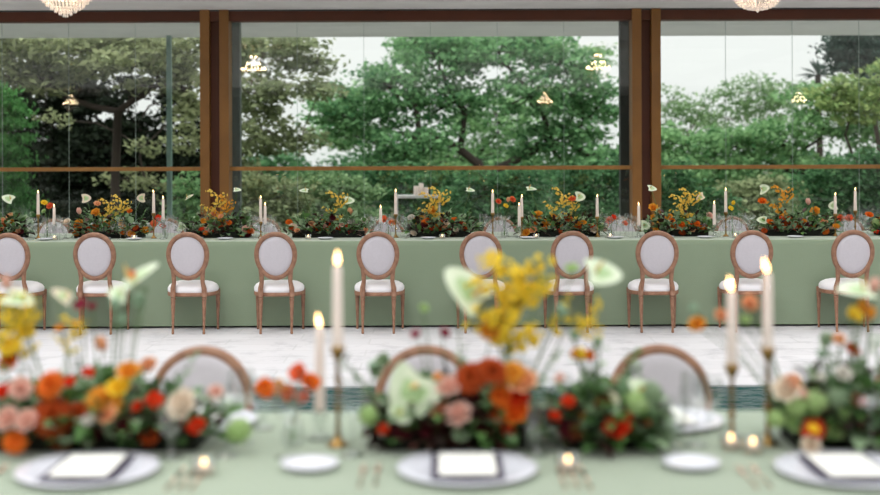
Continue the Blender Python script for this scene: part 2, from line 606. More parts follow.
tree('pine_tree', 'olive-brown pine left in the middle window beside the wooden column', 'tree', 25, 262,
     [(262, 55, 34, 20), (300, 52, 22, 16), (250, 92, 30, 22), (295, 88, 34, 14), (262, 130, 30, 26), (240, 160, 20, 20), (318, 62, 14, 14), (240, 45, 20, 16), (285, 42, 30, 12), (320, 90, 22, 10), (300, 140, 22, 14)],
     L_brown, .15, .6, 15, bark=M_palebark, trunk_r=.13, clump=.26)
tree('spreading_tree', 'large spreading green tree with dark forked trunk in the middle window', 'tree', 31, 488,
     [(440, 60, 44, 24), (500, 52, 46, 20), (560, 62, 36, 22), (395, 92, 40, 24), (455, 100, 40, 24), (530, 95, 44, 24), (585, 120, 34, 26),
      (360, 120, 40, 22), (420, 140, 44, 22), (550, 145, 46, 24), (604, 100, 14, 20), (390, 165, 44, 18), (600, 165, 34, 20), (340, 96, 26, 16), (420, 40, 26, 14), (470, 44, 40, 14), (530, 42, 30, 12), (380, 78, 26, 12), (575, 90, 24, 16), (330, 112, 26, 12)],
     L_green, .17, .6, 16, trunk_r=.34, clump=.36, split=.35)
tree('feathery_tree', 'lighter feathery tree rising behind the large spreading tree', 'tree', 40, 400,
     [(420, 48, 30, 16), (470, 44, 40, 14), (540, 44, 34, 16), (345, 130, 40, 18), (500, 120, 60, 26), (590, 60, 24, 18), (470, 160, 80, 20), (360, 95, 26, 14)],
     L_green2, .19, .5, 17, trunk_r=.2, clump=.42)
tree('airy_tree', 'pale airy tree against the white sky left in the right window', 'tree', 38, 700,
     [(668, 102, 18, 20), (700, 112, 22, 16), (748, 94, 32, 18), (785, 98, 26, 18), (730, 120, 40, 16), (690, 132, 34, 16), (765, 112, 34, 16), (720, 96, 16, 10)],
     L_pale, .15, .24, 18, bark=M_palebark, trunk_r=.1, clump=.34)
tree('leafy_tree', 'mid green leafy tree with a long slanting branch in the right window', 'tree', 31, 812,
     [(730, 150, 40, 22), (780, 140, 40, 22), (830, 118, 34, 24), (870, 95, 26, 24), (875, 140, 34, 26), (808, 98, 24, 16), (690, 148, 34, 12), (740, 138, 50, 10), (700, 170, 44, 18), (800, 172, 60, 18), (668, 150, 22, 26)],
     L_green2, .17, .55, 19, trunk_r=.24, clump=.34)
tree('flowering_tree', 'yellow-green tree with brownish tips at right edge below the dark conifer', 'tree', 27, 862,
     [(845, 88, 26, 14), (870, 106, 28, 20), (828, 100, 20, 14), (885, 80, 22, 18), (850, 112, 30, 14)], L_yel, .14, .5, 20, trunk_r=.09, clump=.26)
tree('dark_conifer', 'dark bluish conifer at the top right corner of the right window', 'tree', 29, 880,
     [(872, 42, 40, 12), (885, 60, 38, 14), (852, 50, 20, 10), (895, 80, 38, 16), (862, 66, 24, 12), (870, 52, 36, 12)], L_blue, .15, 1.2, 21, trunk_r=.16, clump=.3)
# lower planting
shr = [
    ('mixed_shrub', 'low brownish shrub behind the glass just right of the left wooden column', 22.5, 262, [(250, 188, 28, 20), (285, 195, 30, 18), (265, 215, 50, 16)], L_brown),
    ('mixed_shrub', 'pale grey-green shrub left of the white garden console', 23.5, 330, [(320, 185, 28, 20), (350, 196, 30, 20), (335, 216, 50, 14)], L_pale),
    ('mixed_shrub', 'dark green shrub mass behind the white garden console', 25.5, 410, [(390, 182, 34, 22), (430, 190, 38, 26), (410, 214, 50, 16)], L_shrub),
    ('mixed_shrub', 'deep green shrub below the big forked trunk', 23.3, 500, [(480, 196, 36, 24), (520, 186, 30, 26), (500, 214, 50, 16)], L_shrub),
    ('mixed_shrub', 'green shrub left of the right wooden column', 25.5, 590, [(575, 190, 36, 26), (610, 186, 26, 32), (590, 214, 50, 16)], L_shrub),
    ('mixed_shrub', 'shrub with fresh green leaves right of the right wooden column', 22.4, 690, [(670, 192, 24, 30), (700, 205, 34, 20), (690, 214, 44, 16)], L_shrub),
    ('mixed_shrub', 'dry brownish shrub in the middle of the right window', 25.2, 760, [(735, 200, 30, 20), (775, 196, 34, 18), (760, 214, 50, 16)], L_brown),
    ('mixed_shrub', 'deep green shrub low at the right end of the right window', 22.6, 850, [(830, 188, 36, 26), (875, 182, 34, 34), (850, 214, 50, 16)], L_shrub),
    ('mixed_shrub', 'low shrub painted in dark canopy shade at the foot of the left window', 24.0, 90, [(60, 206, 60, 18), (130, 208, 60, 18), (95, 218, 90, 12)], L_shade),
    ('mixed_shrub', 'small green shrub behind the pale green steel post', 21.5, 186, [(186, 190, 16, 26), (184, 214, 20, 14)], L_green2),
]
for i, (nm, lb, d, tx, bl, lm) in enumerate(shr):
    tree(nm, lb, 'shrub', d, tx, bl, lm, .12, .6, 60 + i, trunk_r=.05, clump=.25, depth=.35, group='shrubs behind the glass wall')
# continuous clipped hedge further back closes the view at the horizon
tree('garden_hedge', 'long dark green hedge at the back of the garden below the trees', 'hedge', 46, 440,
     [(x, 180 + (k % 3) * 4, 42, 34) for k, x in enumerate(range(-40, 960, 45))], L_shrub, .24, .5, 90, trunk_r=0, clump=.6)
# palm
pt = P(818, 76, 36)
palm = empty('palm_tree', (pt.x, pt.y, -0.6))
tag(palm, 'small fan palm poking above the trees against white sky on the right', 'palm')
pm = MB()
hh = pt.z + 0.6
pm.tube([(0, 0, -0.1), (0.05, 0, hh * .5), (0, 0, hh)], [0.13, 0.1, 0.09], 8)
pm.build('trunk', M_bark, palm)
pf = MB()
rnd = random.Random(5)
for k in range(26):
    a = rnd.uniform(0, 2 * PI)
    el = rnd.uniform(-0.2, 1.2)
    Lf = rnd.uniform(.5, .8)
    d = Vector((math.cos(a) * math.cos(el), math.sin(a) * math.cos(el), math.sin(el)))
    sd = d.cross(Vector((0, 0, 1))).normalized() * 0.05
    c = Vector((0, 0, hh))
    p1, p2 = c + d * Lf * .5, c + d * Lf + Vector((0, 0, -.18 * Lf))
    pf.add([c - sd * .2, c + sd * .2, p1 + sd, p2, p1 - sd], [(0, 1, 2, 3, 4)])
pf.build('fronds', L_blue, palm, False)

# outside fittings
post = MB()
p0 = P(169.5, 38, 19.4)
post.box(-0.038, 0.038, -0.038, 0.038, 0, CZ)
po = post.build('steel_post', M_steel, None, False, 0.004)
po.location = (p0.x, 19.4, 0)
tag(po, 'thin pale green steel post under the eaves outside the left window', 'post')
gw = MB()
gw.box(-0.0, 5.2, -0.12, 0.12, 0, 0.45)
gw.box(-0.03, 5.23, -0.15, 0.15, 0.45, 0.49)
g_ = gw.build('garden_wall', M_plaster, None, False, 0.008)
g_.location = (-9.0, 19.2, 0)
g_['kind'] = 'structure'
cp = P(418, 195, 20.1)
con = empty('garden_console', (cp.x, 20.1, 0))
tag(con, 'narrow white console table standing outside behind the middle glass', 'table')
zt_ = cp.z
box_obj('tabletop', (-.38, .38, -.15, .15, zt_ - .045, zt_), M_whitepaint, con, .004)
for sx_ in (-1, 1):
    for sy_ in (-1, 1):
        box_obj('leg', (sx_ * .35 - .012, sx_ * .35 + .012, sy_ * .12 - .015, sy_ * .12 + .015, 0, zt_ - .03), M_whitepaint, con)
for i, (px, h) in enumerate(((416, .13), (421, .17), (426, .11))):
    q = P(px, 190, 20.1)
    b = MB()
    h *= 1.15
    b.lathe([(.038, 0), (.04, .005), (.04, h - .008), (.034, h), (.004, h - .006)], n=14)
    o = b.build('pillar_candle', M_wax)
    o.location = (q.x, 20.1, zt_)
    tag(o, ['left, medium-height pillar candle of the three on the white garden console', 'tallest, middle pillar candle on the white garden console',
            'right, shortest pillar candle on the white garden console'][i], 'candle', 'pillar candles on the garden console')
    f = MB()
    f.tube([(0, 0, h - .008), (0.001, 0, h + .012)], .0015, 5)
    f.build('wick', M_wick, o)

# ------------------------------------------------------------ chandeliers
def make_chandelier(name, style):
    root = empty(name, (0, 0, CZ))
    m = MB()
    m.lathe([(.001, 0), (.06, -0.0), (.055, -.02), (.02, -.035), (.001, -.04)], n=16, caps=False)
    m.build('ceiling_rose', M_gold, root)
    m = MB()
    m.tube([(0, 0, -.03), (0, 0, -.45)], .008, 8)
    m.ball((0, 0, -.2), .025)
    m.build('rod', M_gold, root)
    m = MB()
    zr = -0.50
    for r_, z in ((.09, -.17), (.245, zr), (.2, zr + .0)):
        m.tube([(r_ * math.cos(a), r_ * math.sin(a), z) for a in np.linspace(0, 2 * PI, 33)[:-1]], .007, 6, closed=True)
    for k in range(6):
        a = k * PI / 3
        m.tube([(0, 0, zr + .06), (.245 * math.cos(a), .245 * math.sin(a), zr)], .004, 5)
    m.build('ring_frame', M_gold, root)
    c = MB()
    for k in range(22):
        a = 2 * PI * k / 22
        for q in range(12):
            t = q / 11
            r_ = .09 + (.245 - .09) * t ** 1.8
            c.octa((r_ * math.cos(a), r_ * math.sin(a), -.17 + (zr + .17) * t), .009, .013)
    c.build('crystal_strands', M_crystal, root, False)
    c = MB()
    if style == 'tiers':
        tiers = [(.245, zr - .01, 44), (.215, zr - .04, 38), (.18, zr - .072, 32), (.14, zr - .1, 26), (.1, zr - .125, 20), (.06, zr - .15, 12), (.022, zr - .168, 5)]
        for r_, z, n_ in tiers:
            for k in range(n_):
                a = 2 * PI * (k + .5 * (n_ % 4)) / n_
                x, y = r_ * math.cos(a), r_ * math.sin(a)
                c.octa((x, y, z), .011, .012)
                c.octa((x, y, z - .022), .009, .02)
    else:
        for k in range(40):
            a = 2 * PI * k / 40
            for q in range(9):
                t = q / 9
                r_ = .245 * math.cos(t * PI / 2) ** .8
                c.octa((r_ * math.cos(a), r_ * math.sin(a), zr - .15 * math.sin(t * PI / 2)), .012 if k % 2 else .009, .017)
        c.octa((0, 0, zr - .165), .022, .022)
    c.build('crystal_basket', M_crystal, root, False)
    for k in range(22):
        a = k * PI / 6 if k < 12 else (k * PI / 3 + .2 if k < 18 else k * PI / 2 + .4)
        b = MB()
        rb_ = .222 if k < 12 else (.125 if k < 18 else .06)
        zr = -.50 if k < 12 else (-.40 if k < 18 else -.27)
        x, y = rb_ * math.cos(a), rb_ * math.sin(a)
        b.lathe([(.001, .0), (.014, .012), (.017, .025), (.011, .045), (.001, .06)], (x, y, zr + .05), 8, caps=False)
        b.lathe([(.008, -.04), (.008, 0)], (x, y, zr + .05), 8, mi=1)
        b.build('bulb', [M_bulb, M_gold], root)
    return root
xr = lambda px, d: (px - 440) / F * d
ch1 = make_chandelier('chandelier', 'tiers')
ch1.location = (xr(66, 10.66), 10.66, CZ)
ch1.scale = (.9, .9, .95)
tag(ch1, 'crystal chandelier with stepped tiers of drops at the top left', 'chandelier', 'crystal chandeliers')
ch2 = make_chandelier('chandelier', 'basket')
ch2.location = (xr(758, 10.66), 10.66, CZ)
ch2.scale = (.86, .86, .95)
tag(ch2, 'crystal chandelier with rounded basket of strands at the top right', 'chandelier', 'crystal chandeliers')
for i, (x, y, lb) in enumerate(((-10.9, -4, 'crystal chandelier mirrored small in the left window'), (3.1, -4, 'crystal chandelier mirrored small in the middle window'),
                            (10.6, -4, 'crystal chandelier mirrored faintly in the right window'))):
    c = copy_tree(ch1 if i else ch1)
    c.location = (x, y, CZ)
    tag(c, lb, 'chandelier', 'crystal chandeliers')

# ------------------------------------------------------------ chairs
def make_chair():
    root = empty('dining_chair', (0, 0, 0))
    # seat outline: wider at the front (+y)
    def outline(k, n_=40, g=0.0):
        a = 2 * PI * k / n_
        ca, sa = math.cos(a), math.sin(a)
        ex = 2 / 2.7
        x = (abs(ca) ** ex) * (1 if ca >= 0 else -1)
        y = (abs(sa) ** ex) * (1 if sa >= 0 else -1)
        wx = .200 + .044 * (y * .5 + .5)
        return (x * (wx + g), y * (.17 + g))
    n_ = 40
    rail = MB()
    prof = [(-.03, .328), (-.003, .328), (0, .332), (0, .356), (-.004, .361), (-.03, .361)]
    rail.grid([[(*outline(k, n_, g), z) for k in range(n_)] for g, z in prof], closed_u=True)
    rail.build('seat_rail', M_chairwood, root)
    seat = MB()
    prof = [(-.010, .357), (-.001, .37), (-.001, .396), (-.016, .420), (-.055, .442), (-.10, .453), (-.16, .458)]
    rows = [[(*outline(k, n_, g), z) for k in range(n_)] for g, z in prof]
    seat.grid(rows, closed_u=True)
    seat.add([(0, 0, .458)] + rows[-1], [(0, 1 + k, 1 + (k + 1) % n_) for k in range(n_)])
    seat.build('seat', M_seatfab, root)
    lp = [(.010, 0), (.012, .01), (.0105, .03), (.014, .15), (.018, .26), (.0205, .285), (.016, .293), (.0225, .302), (.0225, .312), (.017, .318), (.022, .325), (.022, .37)]
    for sx_ in (-1, 1):
        m = MB()
        m.lathe(lp, (sx_ * .205, .12, 0), 12)
        m.build('leg', M_chairwood, root)
        m = MB()
        m.lathe(lp, (0, 0, 0), 12)
        for i, (x, y, z) in enumerate(m.v):
            m.v[i] = (x + sx_ * .137, y - .155 - .03 * (1 - z / .37), z)
        m.build('leg', M_chairwood, root)
    # back frame (oval with flowing posts); leans back
    def lean(z):
        return -.17 - .10 * max(0, z - .4)
    cz, rx, rz = .689, .168, .194
    fr = MB()
    n2 = 48
    rows = []
    prof = [(-.021, -.006), (-.021, .012), (-.012, .018), (0, .020), (.012, .018), (.021, .012), (.021, -.006), (.015, -.018), (0, -.022), (-.015, -.018)]
    for g, y in prof:
        rows.append([((rx + g) * math.sin(a) * (1 + .07 * math.cos(a)), lean(cz + (rz + g) * math.cos(a)) + y, cz + (rz + g) * math.cos(a) + .0) for a in np.linspace(0, 2 * PI, n2 + 1)[:-1]])
    rows.append(rows[0])
    fr.grid(rows, closed_u=True)
    for sx_ in (-1, 1):
        pts = [(sx_ * .139, -.165, .33), (sx_ * .138, -.170, .40), (sx_ * .126, -.177, .46), (sx_ * .127, -.184, .52), (sx_ * .142, -.194, .585)]
        fr.tube(pts, [.023, .023, .019, .021, .013], 8, flat=1.0)
    fr.build('back_frame', M_chairwood, root)
    pad = MB()
    for sgn in (-1, 1):
        rows = []
        ex = .016 if sgn < 0 else .001
        for t, h in ((1.0, .004 if sgn < 0 else .012), (.93, .013 if sgn < 0 else .021), (.75, .019 if sgn < 0 else .026), (.5, .023 if sgn < 0 else .029), (.25, .025 if sgn < 0 else .031), (.02, .026 if sgn < 0 else .032)):
            rows.append([((rx - ex) * t * math.sin(a) * (1 + .07 * math.cos(a)), lean(cz + (rz - ex) * t * math.cos(a)) + sgn * h, cz + (rz - ex) * t * math.cos(a))
                         for a in np.linspace(0, 2 * PI, 41)[:-1]])
        pad.grid(rows, closed_u=True)
    pad.build('backrest', M_fabric, root)
    return root
chair0 = make_chair()
cu = []
near_px = [8, 94, 187, 275, 377.5, 481, 571.5, 657.5, 751.5, 853.5]
hint = ['cut by the picture edge', 'below orange flowers', 'before the left wooden column', 'right of the left wooden column', 'right of the tallest foreground candle',
        'behind a pale foreground anthurium', 'right of the yellow foreground spray', 'below the right wooden column', 'behind the foreground candle pair', 'nearest the right picture edge']
for i, px in enumerate(near_px):
    place(chair0, cu, (xr(px, 10.75), 10.972 + random.uniform(-.004, .004), 0), R(random.uniform(-1.5, 1.5)),
          'oval back chair seen from behind, %s, %s' % (nth(i, 10), hint[i]), 'chair', 'oval-back chairs along the near side of the back table')
far_px = [50, 163, 262, 386, 500, 622, 735, 852]
for i, px in enumerate(far_px):
    place(chair0, cu, (xr(px, 12.85), 12.80, 0), PI + R(random.uniform(-2, 2)),
          'oval back chair beyond the back table, %s, half hidden by glassware' % nth(i, 8), 'chair', 'oval-back chairs along the window side of the back table')
front_px = [-40, 199, 426, 660, 925]
fh = ['at the left edge behind pink roses', 'left of the orange bud vase', 'behind the big pale anthurium', 'behind the light green hydrangea', 'at the right edge of the picture']
for i, px in enumerate(front_px):
    if i in (0,):
        continue
    place(chair0, cu, (xr(px, 4.42), 4.23, 0), PI + R(random.uniform(-2, 2)),
          'blurred oval back chair across the near table, %s' % fh[i], 'chair', 'oval-back chairs across the near table')

# ------------------------------------------------------------ tables
TZ = 0.79
def make_table(x0, x1, y0, y1, tag_t, tag_c, seed):
    t = empty('banquet_table', ((x0 + x1) / 2, (y0 + y1) / 2, 0))
    tag(t, tag_t, 'table', None)
    cx, cy = (x0 + x1) / 2, (y0 + y1) / 2
    hx, hy = (x1 - x0) / 2 - .03, (y1 - y0) / 2 - .03
    box_obj('tabletop', (-hx, hx, -hy, hy, TZ - .035, TZ - .006), M_whitepaint, t)
    for q in np.linspace(-hx + .2, hx - .2, 6):
        for sy_ in (-1, 1):
            box_obj('leg', (q - .02, q + .02, sy_ * (hy - .15) - .02, sy_ * (hy - .15) + .02, 0, TZ - .035), M_black, t)
    c = MB()
    rg_ = random.Random(seed)
    # perimeter points
    per = []
    nx = int((x1 - x0) / .12)
    ny = int((y1 - y0) / .12)
    for k in range(nx):
        per.append((x0 + (x1 - x0) * k / nx, y0, 0, -1))
    for k in range(ny):
        per.append((x1, y0 + (y1 - y0) * k / ny, 1, 0))
    for k in range(nx):
        per.append((x1 - (x1 - x0) * k / nx, y1, 0, 1))
    for k in range(ny):
        per.append((x0, y1 - (y1 - y0) * k / ny, -1, 0))
    ph = [rg_.uniform(0, 6) for _ in range(6)]
    rows = []
    for j, z in enumerate((TZ, TZ - .008, TZ - .05, .55, .3, .12, .018)):
        row = []
        for i, (x, y, nx_, ny_) in enumerate(per):
            t_ = max(0, (TZ - .05 - z) / .75)
            s_ = x + y
            o = t_ * (.006 * math.sin(s_ * 3.1 + ph[0]) + .004 * math.sin(s_ * 7.3 + ph[1]) + .003 * math.sin(s_ * 13 + ph[2]) - .002)
            o += [-.012, -.003, 0, 0, 0, 0, 0][j]
            row.append((x + nx_ * o, y + ny_ * o, z))
        rows.append(row)
    c.grid(rows, closed_u=True)
    c.add(rows[0], [tuple(range(len(per)))])
    o = c.build('tablecloth', M_cloth)
    tag(o, tag_c, 'tablecloth')
make_table(-6.6, 6.6, 11.16, 12.38, 'long banquet table under a sage cloth in front of the glass wall', 'sage green cloth falling to the floor on the back table behind the chair row', 3)
make_table(-4.0, 4.0, 2.56, 3.86, 'long banquet table under a pale sage cloth nearest the camera', 'pale sage cloth on the blurred near table across the bottom', 4)

exec_flowers = True
# ------------------------------------------------------------ flower meshes (unit radius, facing +z)
def petal(mb, phi, L, W, a0, a1, r0=0.02, z0=0.0, cup=.25, nu=4, nv=4, tip=.25, mi=0, tw=0.0):
    rows = []
    r_, z_ = r0, z0
    for j in range(nv + 1):
        v = j / nv
        a = a0 + (a1 - a0) * v
        if j:
            r_ += math.sin(a) * L / nv
            z_ += math.cos(a) * L / nv
        wd = W * (math.sin(PI * min(1, .12 + v * .80)) ** .7) * (1 if v < 1 else tip / .4)
        row = []
        for k in range(nu + 1):
            u = k / nu * 2 - 1
            rr = r_ - cup * wd * u * u * math.cos(a) 
            zz = z_ + cup * wd * u * u * math.sin(a) + (0 if v < 1 else -.0)
            if v == 1:
                zz -= abs(u) ** 2 * L * .08
            x, y = rr, u * wd + tw * v
            row.append((x * math.cos(phi) - y * math.sin(phi), x * math.sin(phi) + y * math.cos(phi), zz))
        rows.append(row)
    mb.grid(rows, mi)
def m_rose(mats):
    b = MB()
    for k, (n_, L, W, a0, a1, r0) in enumerate(((3, .55, .22, .0, -.35, .08), (4, .62, .34, .05, -.2, .14), (5, .72, .42, .25, .05, .18), (6, .85, .5, .6, .55, .2), (7, .95, .55, 1.0, 1.25, .2))):
        for i in range(n_):
            petal(b, 2 * PI * i / n_ + k * .7, L, W, a0, a1, r0, 0, .35)
    b.ball((0, 0, .05), .22, mi=0)
    b.lathe([(.02, -.5), (.05, -.5), (.05, -.15), (.22, -.02), (.01, .02)], n=8, mi=1, caps=False)
    return b.mesh('rose', mats)
def m_dahlia(mats):
    b = MB()
    for k in range(7):
        n_ = 7 + k * 2
        for i in range(n_):
            t = k / 6
            petal(b, 2 * PI * i / n_ + k * .5, .35 + .6 * t, .13 + .04 * t, .1 + 1.1 * t, .3 + 1.35 * t, .05 + .05 * t, .12 - .14 * t, .45, 2, 3)
    b.ball((0, 0, .1), .14, mi=0)
    b.lathe([(.02, -.5), (.05, -.5), (.05, -.15), (.2, -.05), (.01, .02)], n=8, mi=1, caps=False)
    return b.mesh('dahlia', mats)
def m_poppy(mats):
    b = MB()
    for k in range(2):
        for i in range(4):
            petal(b, 2 * PI * i / 4 + k * .8, 1.0, .62, .9 - .3 * k, 1.1 - .5 * k, .04, 0, .3)
    b.ball((0, 0, .12), .16, mi=1)
    for i in range(20):
        a = i * 2.4
        b.octa((.26 * math.cos(a), .26 * math.sin(a), .2), .03, .04, 1)
    b.lathe([(.02, -.5), (.04, -.5), (.04, -.1), (.1, 0)], n=6, mi=1, caps=False)
    return b.mesh('poppy', mats)
def m_tulip(mats):
    b = MB()
    for k in range(2):
        for i in range(3):
            petal(b, 2 * PI * i / 3 + k * PI / 3, 1.9, .62, 1.0 - .2 * k, -.45 + .2 * k, .05, -.8, .5, 4, 6)
    b.tube([(0, 0, -1.6), (0, 0, -.75)], .06, 6, 1)
    return b.mesh('tulip', mats)
def m_anth(mats):
    b = MB()
    # heart-shaped spathe in the xy plane, normal +z, gently dished
    n_ = 28
    rim = []
    for k in range(n_):
        t = 2 * PI * k / n_
        x = .88 * math.sin(t) * (1 + .16 * math.cos(t))
        y = (.86 * math.cos(t) - .2 * math.cos(2 * t) - .09 * math.cos(3 * t) - .03 * math.cos(4 * t))
        rim.append((x, y + .1))
    rows = []
    for s_ in (1, .75, .5, .25, .04):
        rows.append([(x * s_, y * s_, .06 * (s_ ** 2) * (abs(x) - .35) * 1.2 - .10 * s_ * max(0, -y) ) for x, y in rim])
    b.grid(rows[:3], 0, True)
    b.grid(rows[2:], 2 if len(mats) > 2 else 0, True)
    b.tube([(0, .3, .02), (0, .32, .2), (0, .2, .5), (0, .1, .72)], [.07, .085, .07, .03], 8, 1)
    b.tube([(0, .3, 0), (0, .35, -.3), (0, .1, -.7)], .04, 6, 3 if len(mats) > 3 else 1)
    return b.mesh('anthurium', mats)
def m_hyd(mats):
    b = MB()
    rg_ = random.Random(9)
    for i in range(90):
        z = 1 - 1.6 * (i + .5) / 90
        a = i * 2.39996
        r_ = math.sqrt(max(0, 1 - z * z))
        p = Vector((r_ * math.cos(a), r_ * math.sin(a), z)) * rg_.uniform(.85, .98)
        q = p.to_track_quat('Z', 'Y').to_matrix()
        for k in range(4):
            t = k * PI / 2 + i
            d1 = q @ Vector((math.cos(t), math.sin(t), .15)) * .17
            d2 = q @ Vector((math.cos(t + .6), math.sin(t + .6), .0)) * .14
            d3 = q @ Vector((math.cos(t - .6), math.sin(t - .6), .0)) * .14
            b.add([p, p + d3, p + d1, p + d2], [(0, 1, 2, 3)])
    b.ball((0, 0, 0), .8, mi=0)
    b.tube([(0, 0, -1.2), (0, 0, -.6)], .07, 6, 1)
    return b.mesh('hydrangea', mats)
def m_orchid(mats, seed=1, n_fl=72):
    """a branching spray about 1 unit long growing to +z from the origin"""
    b = MB()
    rg_ = random.Random(seed)
    def spray(pts, nf, r0):
        b.tube(pts, [r0 * (1 - .7 * i / (len(pts) - 1)) for i in range(len(pts))], 5, 1)
        for k in range(nf):
            t = .3 + .7 * (k + rg_.random()) / nf
            f_ = t * (len(pts) - 1)
            i = min(int(f_), len(pts) - 2)
            p = Vector(pts[i]).lerp(Vector(pts[i + 1]), f_ - i)
            o = Vector((rg_.uniform(-1, 1), rg_.uniform(-1, .5), rg_.uniform(-.6, 1))).normalized()
            c_ = p + o * rg_.uniform(.03, .075)
            b.tube([p, c_], .004, 3, 1)
            q = o.to_track_quat('Z', 'Y').to_matrix()
            s_ = rg_.uniform(.75, 1.15)
            for m_ in range(5):
                a = m_ * 2 * PI / 5 + k
                w_ = .019 if m_ else .036
                L_ = .036 if m_ else .048
                d1 = q @ Vector((math.cos(a) * L_, math.sin(a) * L_, .008)) * s_
                sd = q @ Vector((-math.sin(a) * w_, math.cos(a) * w_, .004)) * s_
                b.add([c_, c_ + d1 * .6 - sd, c_ + d1, c_ + d1 * .6 + sd], [(0, 1, 2, 3)])
    main = [(0, 0, 0), (.02, 0, .3), (.06, -.02, .6), (.16, -.03, .85), (.32, -.04, 1.0)]
    spray(main, n_fl // 2, .010)
    for k in range(4):
        p = Vector(main[1]).lerp(Vector(main[3]), k / 3)
        s_ = (-1) ** k
        spray([p, p + Vector((s_ * .12, -.02, .1)), p + Vector((s_ * .26, -.04, .14 + .02 * k))], n_fl // 6, .006)
    return b.mesh('orchid_spray', mats)
def m_pod(mats):
    b = MB()
    b.lathe([(.1, -1.0), (.6, -.8), (.95, -.2), (.9, .35), (.5, .75), (.6, .8), (.85, .85), (.8, .95), (.01, .97)], n=12, caps=False)
    b.tube([(0, 0, -1.9), (0, 0, -.9)], .12, 5)
    return b.mesh('poppy_pod', mats)
def m_berry(mats):
    b = MB()
    rg_ = random.Random(4)
    for k in range(14):
        p = Vector((rg_.uniform(-.6, .6), rg_.uniform(-.6, .6), rg_.uniform(-.2, .9)))
        b.tube([(0, 0, -.6), tuple(p)], .03, 3, 1)
        b.ball(p, .2, 6, 4)
    return b.mesh('berry_cluster', mats)
def pc(name, c, c2=None):
    return mat('petal_' + name, srgb(*c), 0.6, noise=.4, nscale=3, island=.5, col2=srgb(*(c2 or tuple(int(v * .9) for v in c))), transl=.45, spec=.2)
COL = {
    'orange': pc('orange', (252, 138, 48)), 'rust': pc('rust', (214, 100, 42), (176, 70, 30)), 'red': pc('red', (240, 72, 34)), 'peach': pc('peach', (255, 200, 156)),
    'pink': pc('pink', (255, 216, 202)), 'cream': pc('cream', (255, 242, 226)), 'amber': pc('amber', (252, 184, 70)), 'yellow': pc('yellow', (255, 234, 84), (252, 216, 60)),
    'white': pc('white', (240, 236, 228)), 'burg': pc('burgundy', (92, 24, 34)), 'butter': pc('butter', (250, 224, 120), (246, 206, 90)), 'magenta': pc('magenta', (176, 50, 84)), 'brown': pc('brown', (130, 72, 38)),
    'lime': pc('lime', (214, 232, 176), (150, 190, 112)), 'sage': pc('sage', (168, 190, 156)), 'coral': pc('coral', (252, 134, 88)),
}
M_anthw = mat('pale_green_spathe', srgb(232, 240, 216), 0.3, noise=.6, nscale=2.5, col2=srgb(190, 212, 168), transl=.2)
M_anthc = mat('green_spathe_centre', srgb(168, 204, 140), 0.3, noise=.6, nscale=2, col2=srgb(196, 214, 170), transl=.2)
M_spadix = mat('spadix', srgb(226, 190, 120), 0.6)
M_pod = mat('pod_green', srgb(140, 168, 140), 0.6)
M_anthp = mat('blush_spathe', srgb(236, 214, 196), 0.3, noise=.6, nscale=2.5, col2=srgb(214, 220, 180), transl=.2)
MESH = {}
def fmesh(kind, col):
    key = (kind, col)
    if key in MESH:
        return MESH[key]
    if kind == 'anthurium':
        me = m_anth([M_anthp if col == 'blush' else M_anthw, M_spadix, M_anthc, M_stem])
    elif kind == 'poppy_pod':
        me = m_pod([M_pod])
    else:
        ms = [COL[col], M_stem]
        me = {'rose': m_rose, 'dahlia': m_dahlia, 'poppy': m_poppy, 'tulip': m_tulip, 'hydrangea': m_hyd, 'orchid_spray': m_orchid,
              'berry_cluster': m_berry}[kind](ms)
    MESH[key] = me
    return me
COLW = {'orange': 'orange', 'rust': 'rust orange', 'red': 'red', 'peach': 'peach', 'pink': 'pale pink', 'cream': 'cream', 'amber': 'amber', 'yellow': 'yellow', 'butter': 'butter yellow', 'white': 'white',
        'burg': 'burgundy', 'magenta': 'magenta', 'brown': 'brown', 'lime': 'lime green', 'sage': 'sage', 'coral': 'coral', '': 'pale green', 'blush': 'blush white'}

M_leafA = mat('arrangement_leaves', srgb(112, 156, 86), 0.5, island=.9, col2=srgb(38, 66, 36), transl=.3)
M_leafB = mat('grey_green_leaves', srgb(176, 200, 160), 0.55, island=.8, col2=srgb(96, 136, 98), transl=.3)
M_leafC = mat('burgundy_leaves', srgb(74, 36, 30), 0.5, island=.9, col2=srgb(26, 20, 14), transl=.15)
def leaf(b, p, d, L, W, mi, rg_):
    d = d.normalized()
    s_ = d.cross(Vector((rg_.uniform(-.4, .4), rg_.uniform(-.4, .4), 1))).normalized()
    n_ = s_.cross(d)
    p1 = p + d * L * .35
    p2 = p + d * L * .7 - Vector((0, 0, L * .06))
    p3 = p + d * L - Vector((0, 0, L * .18))
    b.add([p, p1 + s_ * W + n_ * W * .3, p2 + s_ * W * .75 + n_ * W * .2, p3, p2 - s_ * W * .75 + n_ * W * .2, p1 - s_ * W + n_ * W * .3, p1, p2],
          [(0, 1, 6), (1, 2, 7, 6), (2, 3, 7), (3, 4, 7), (4, 5, 6, 7), (5, 0, 6)], mi)

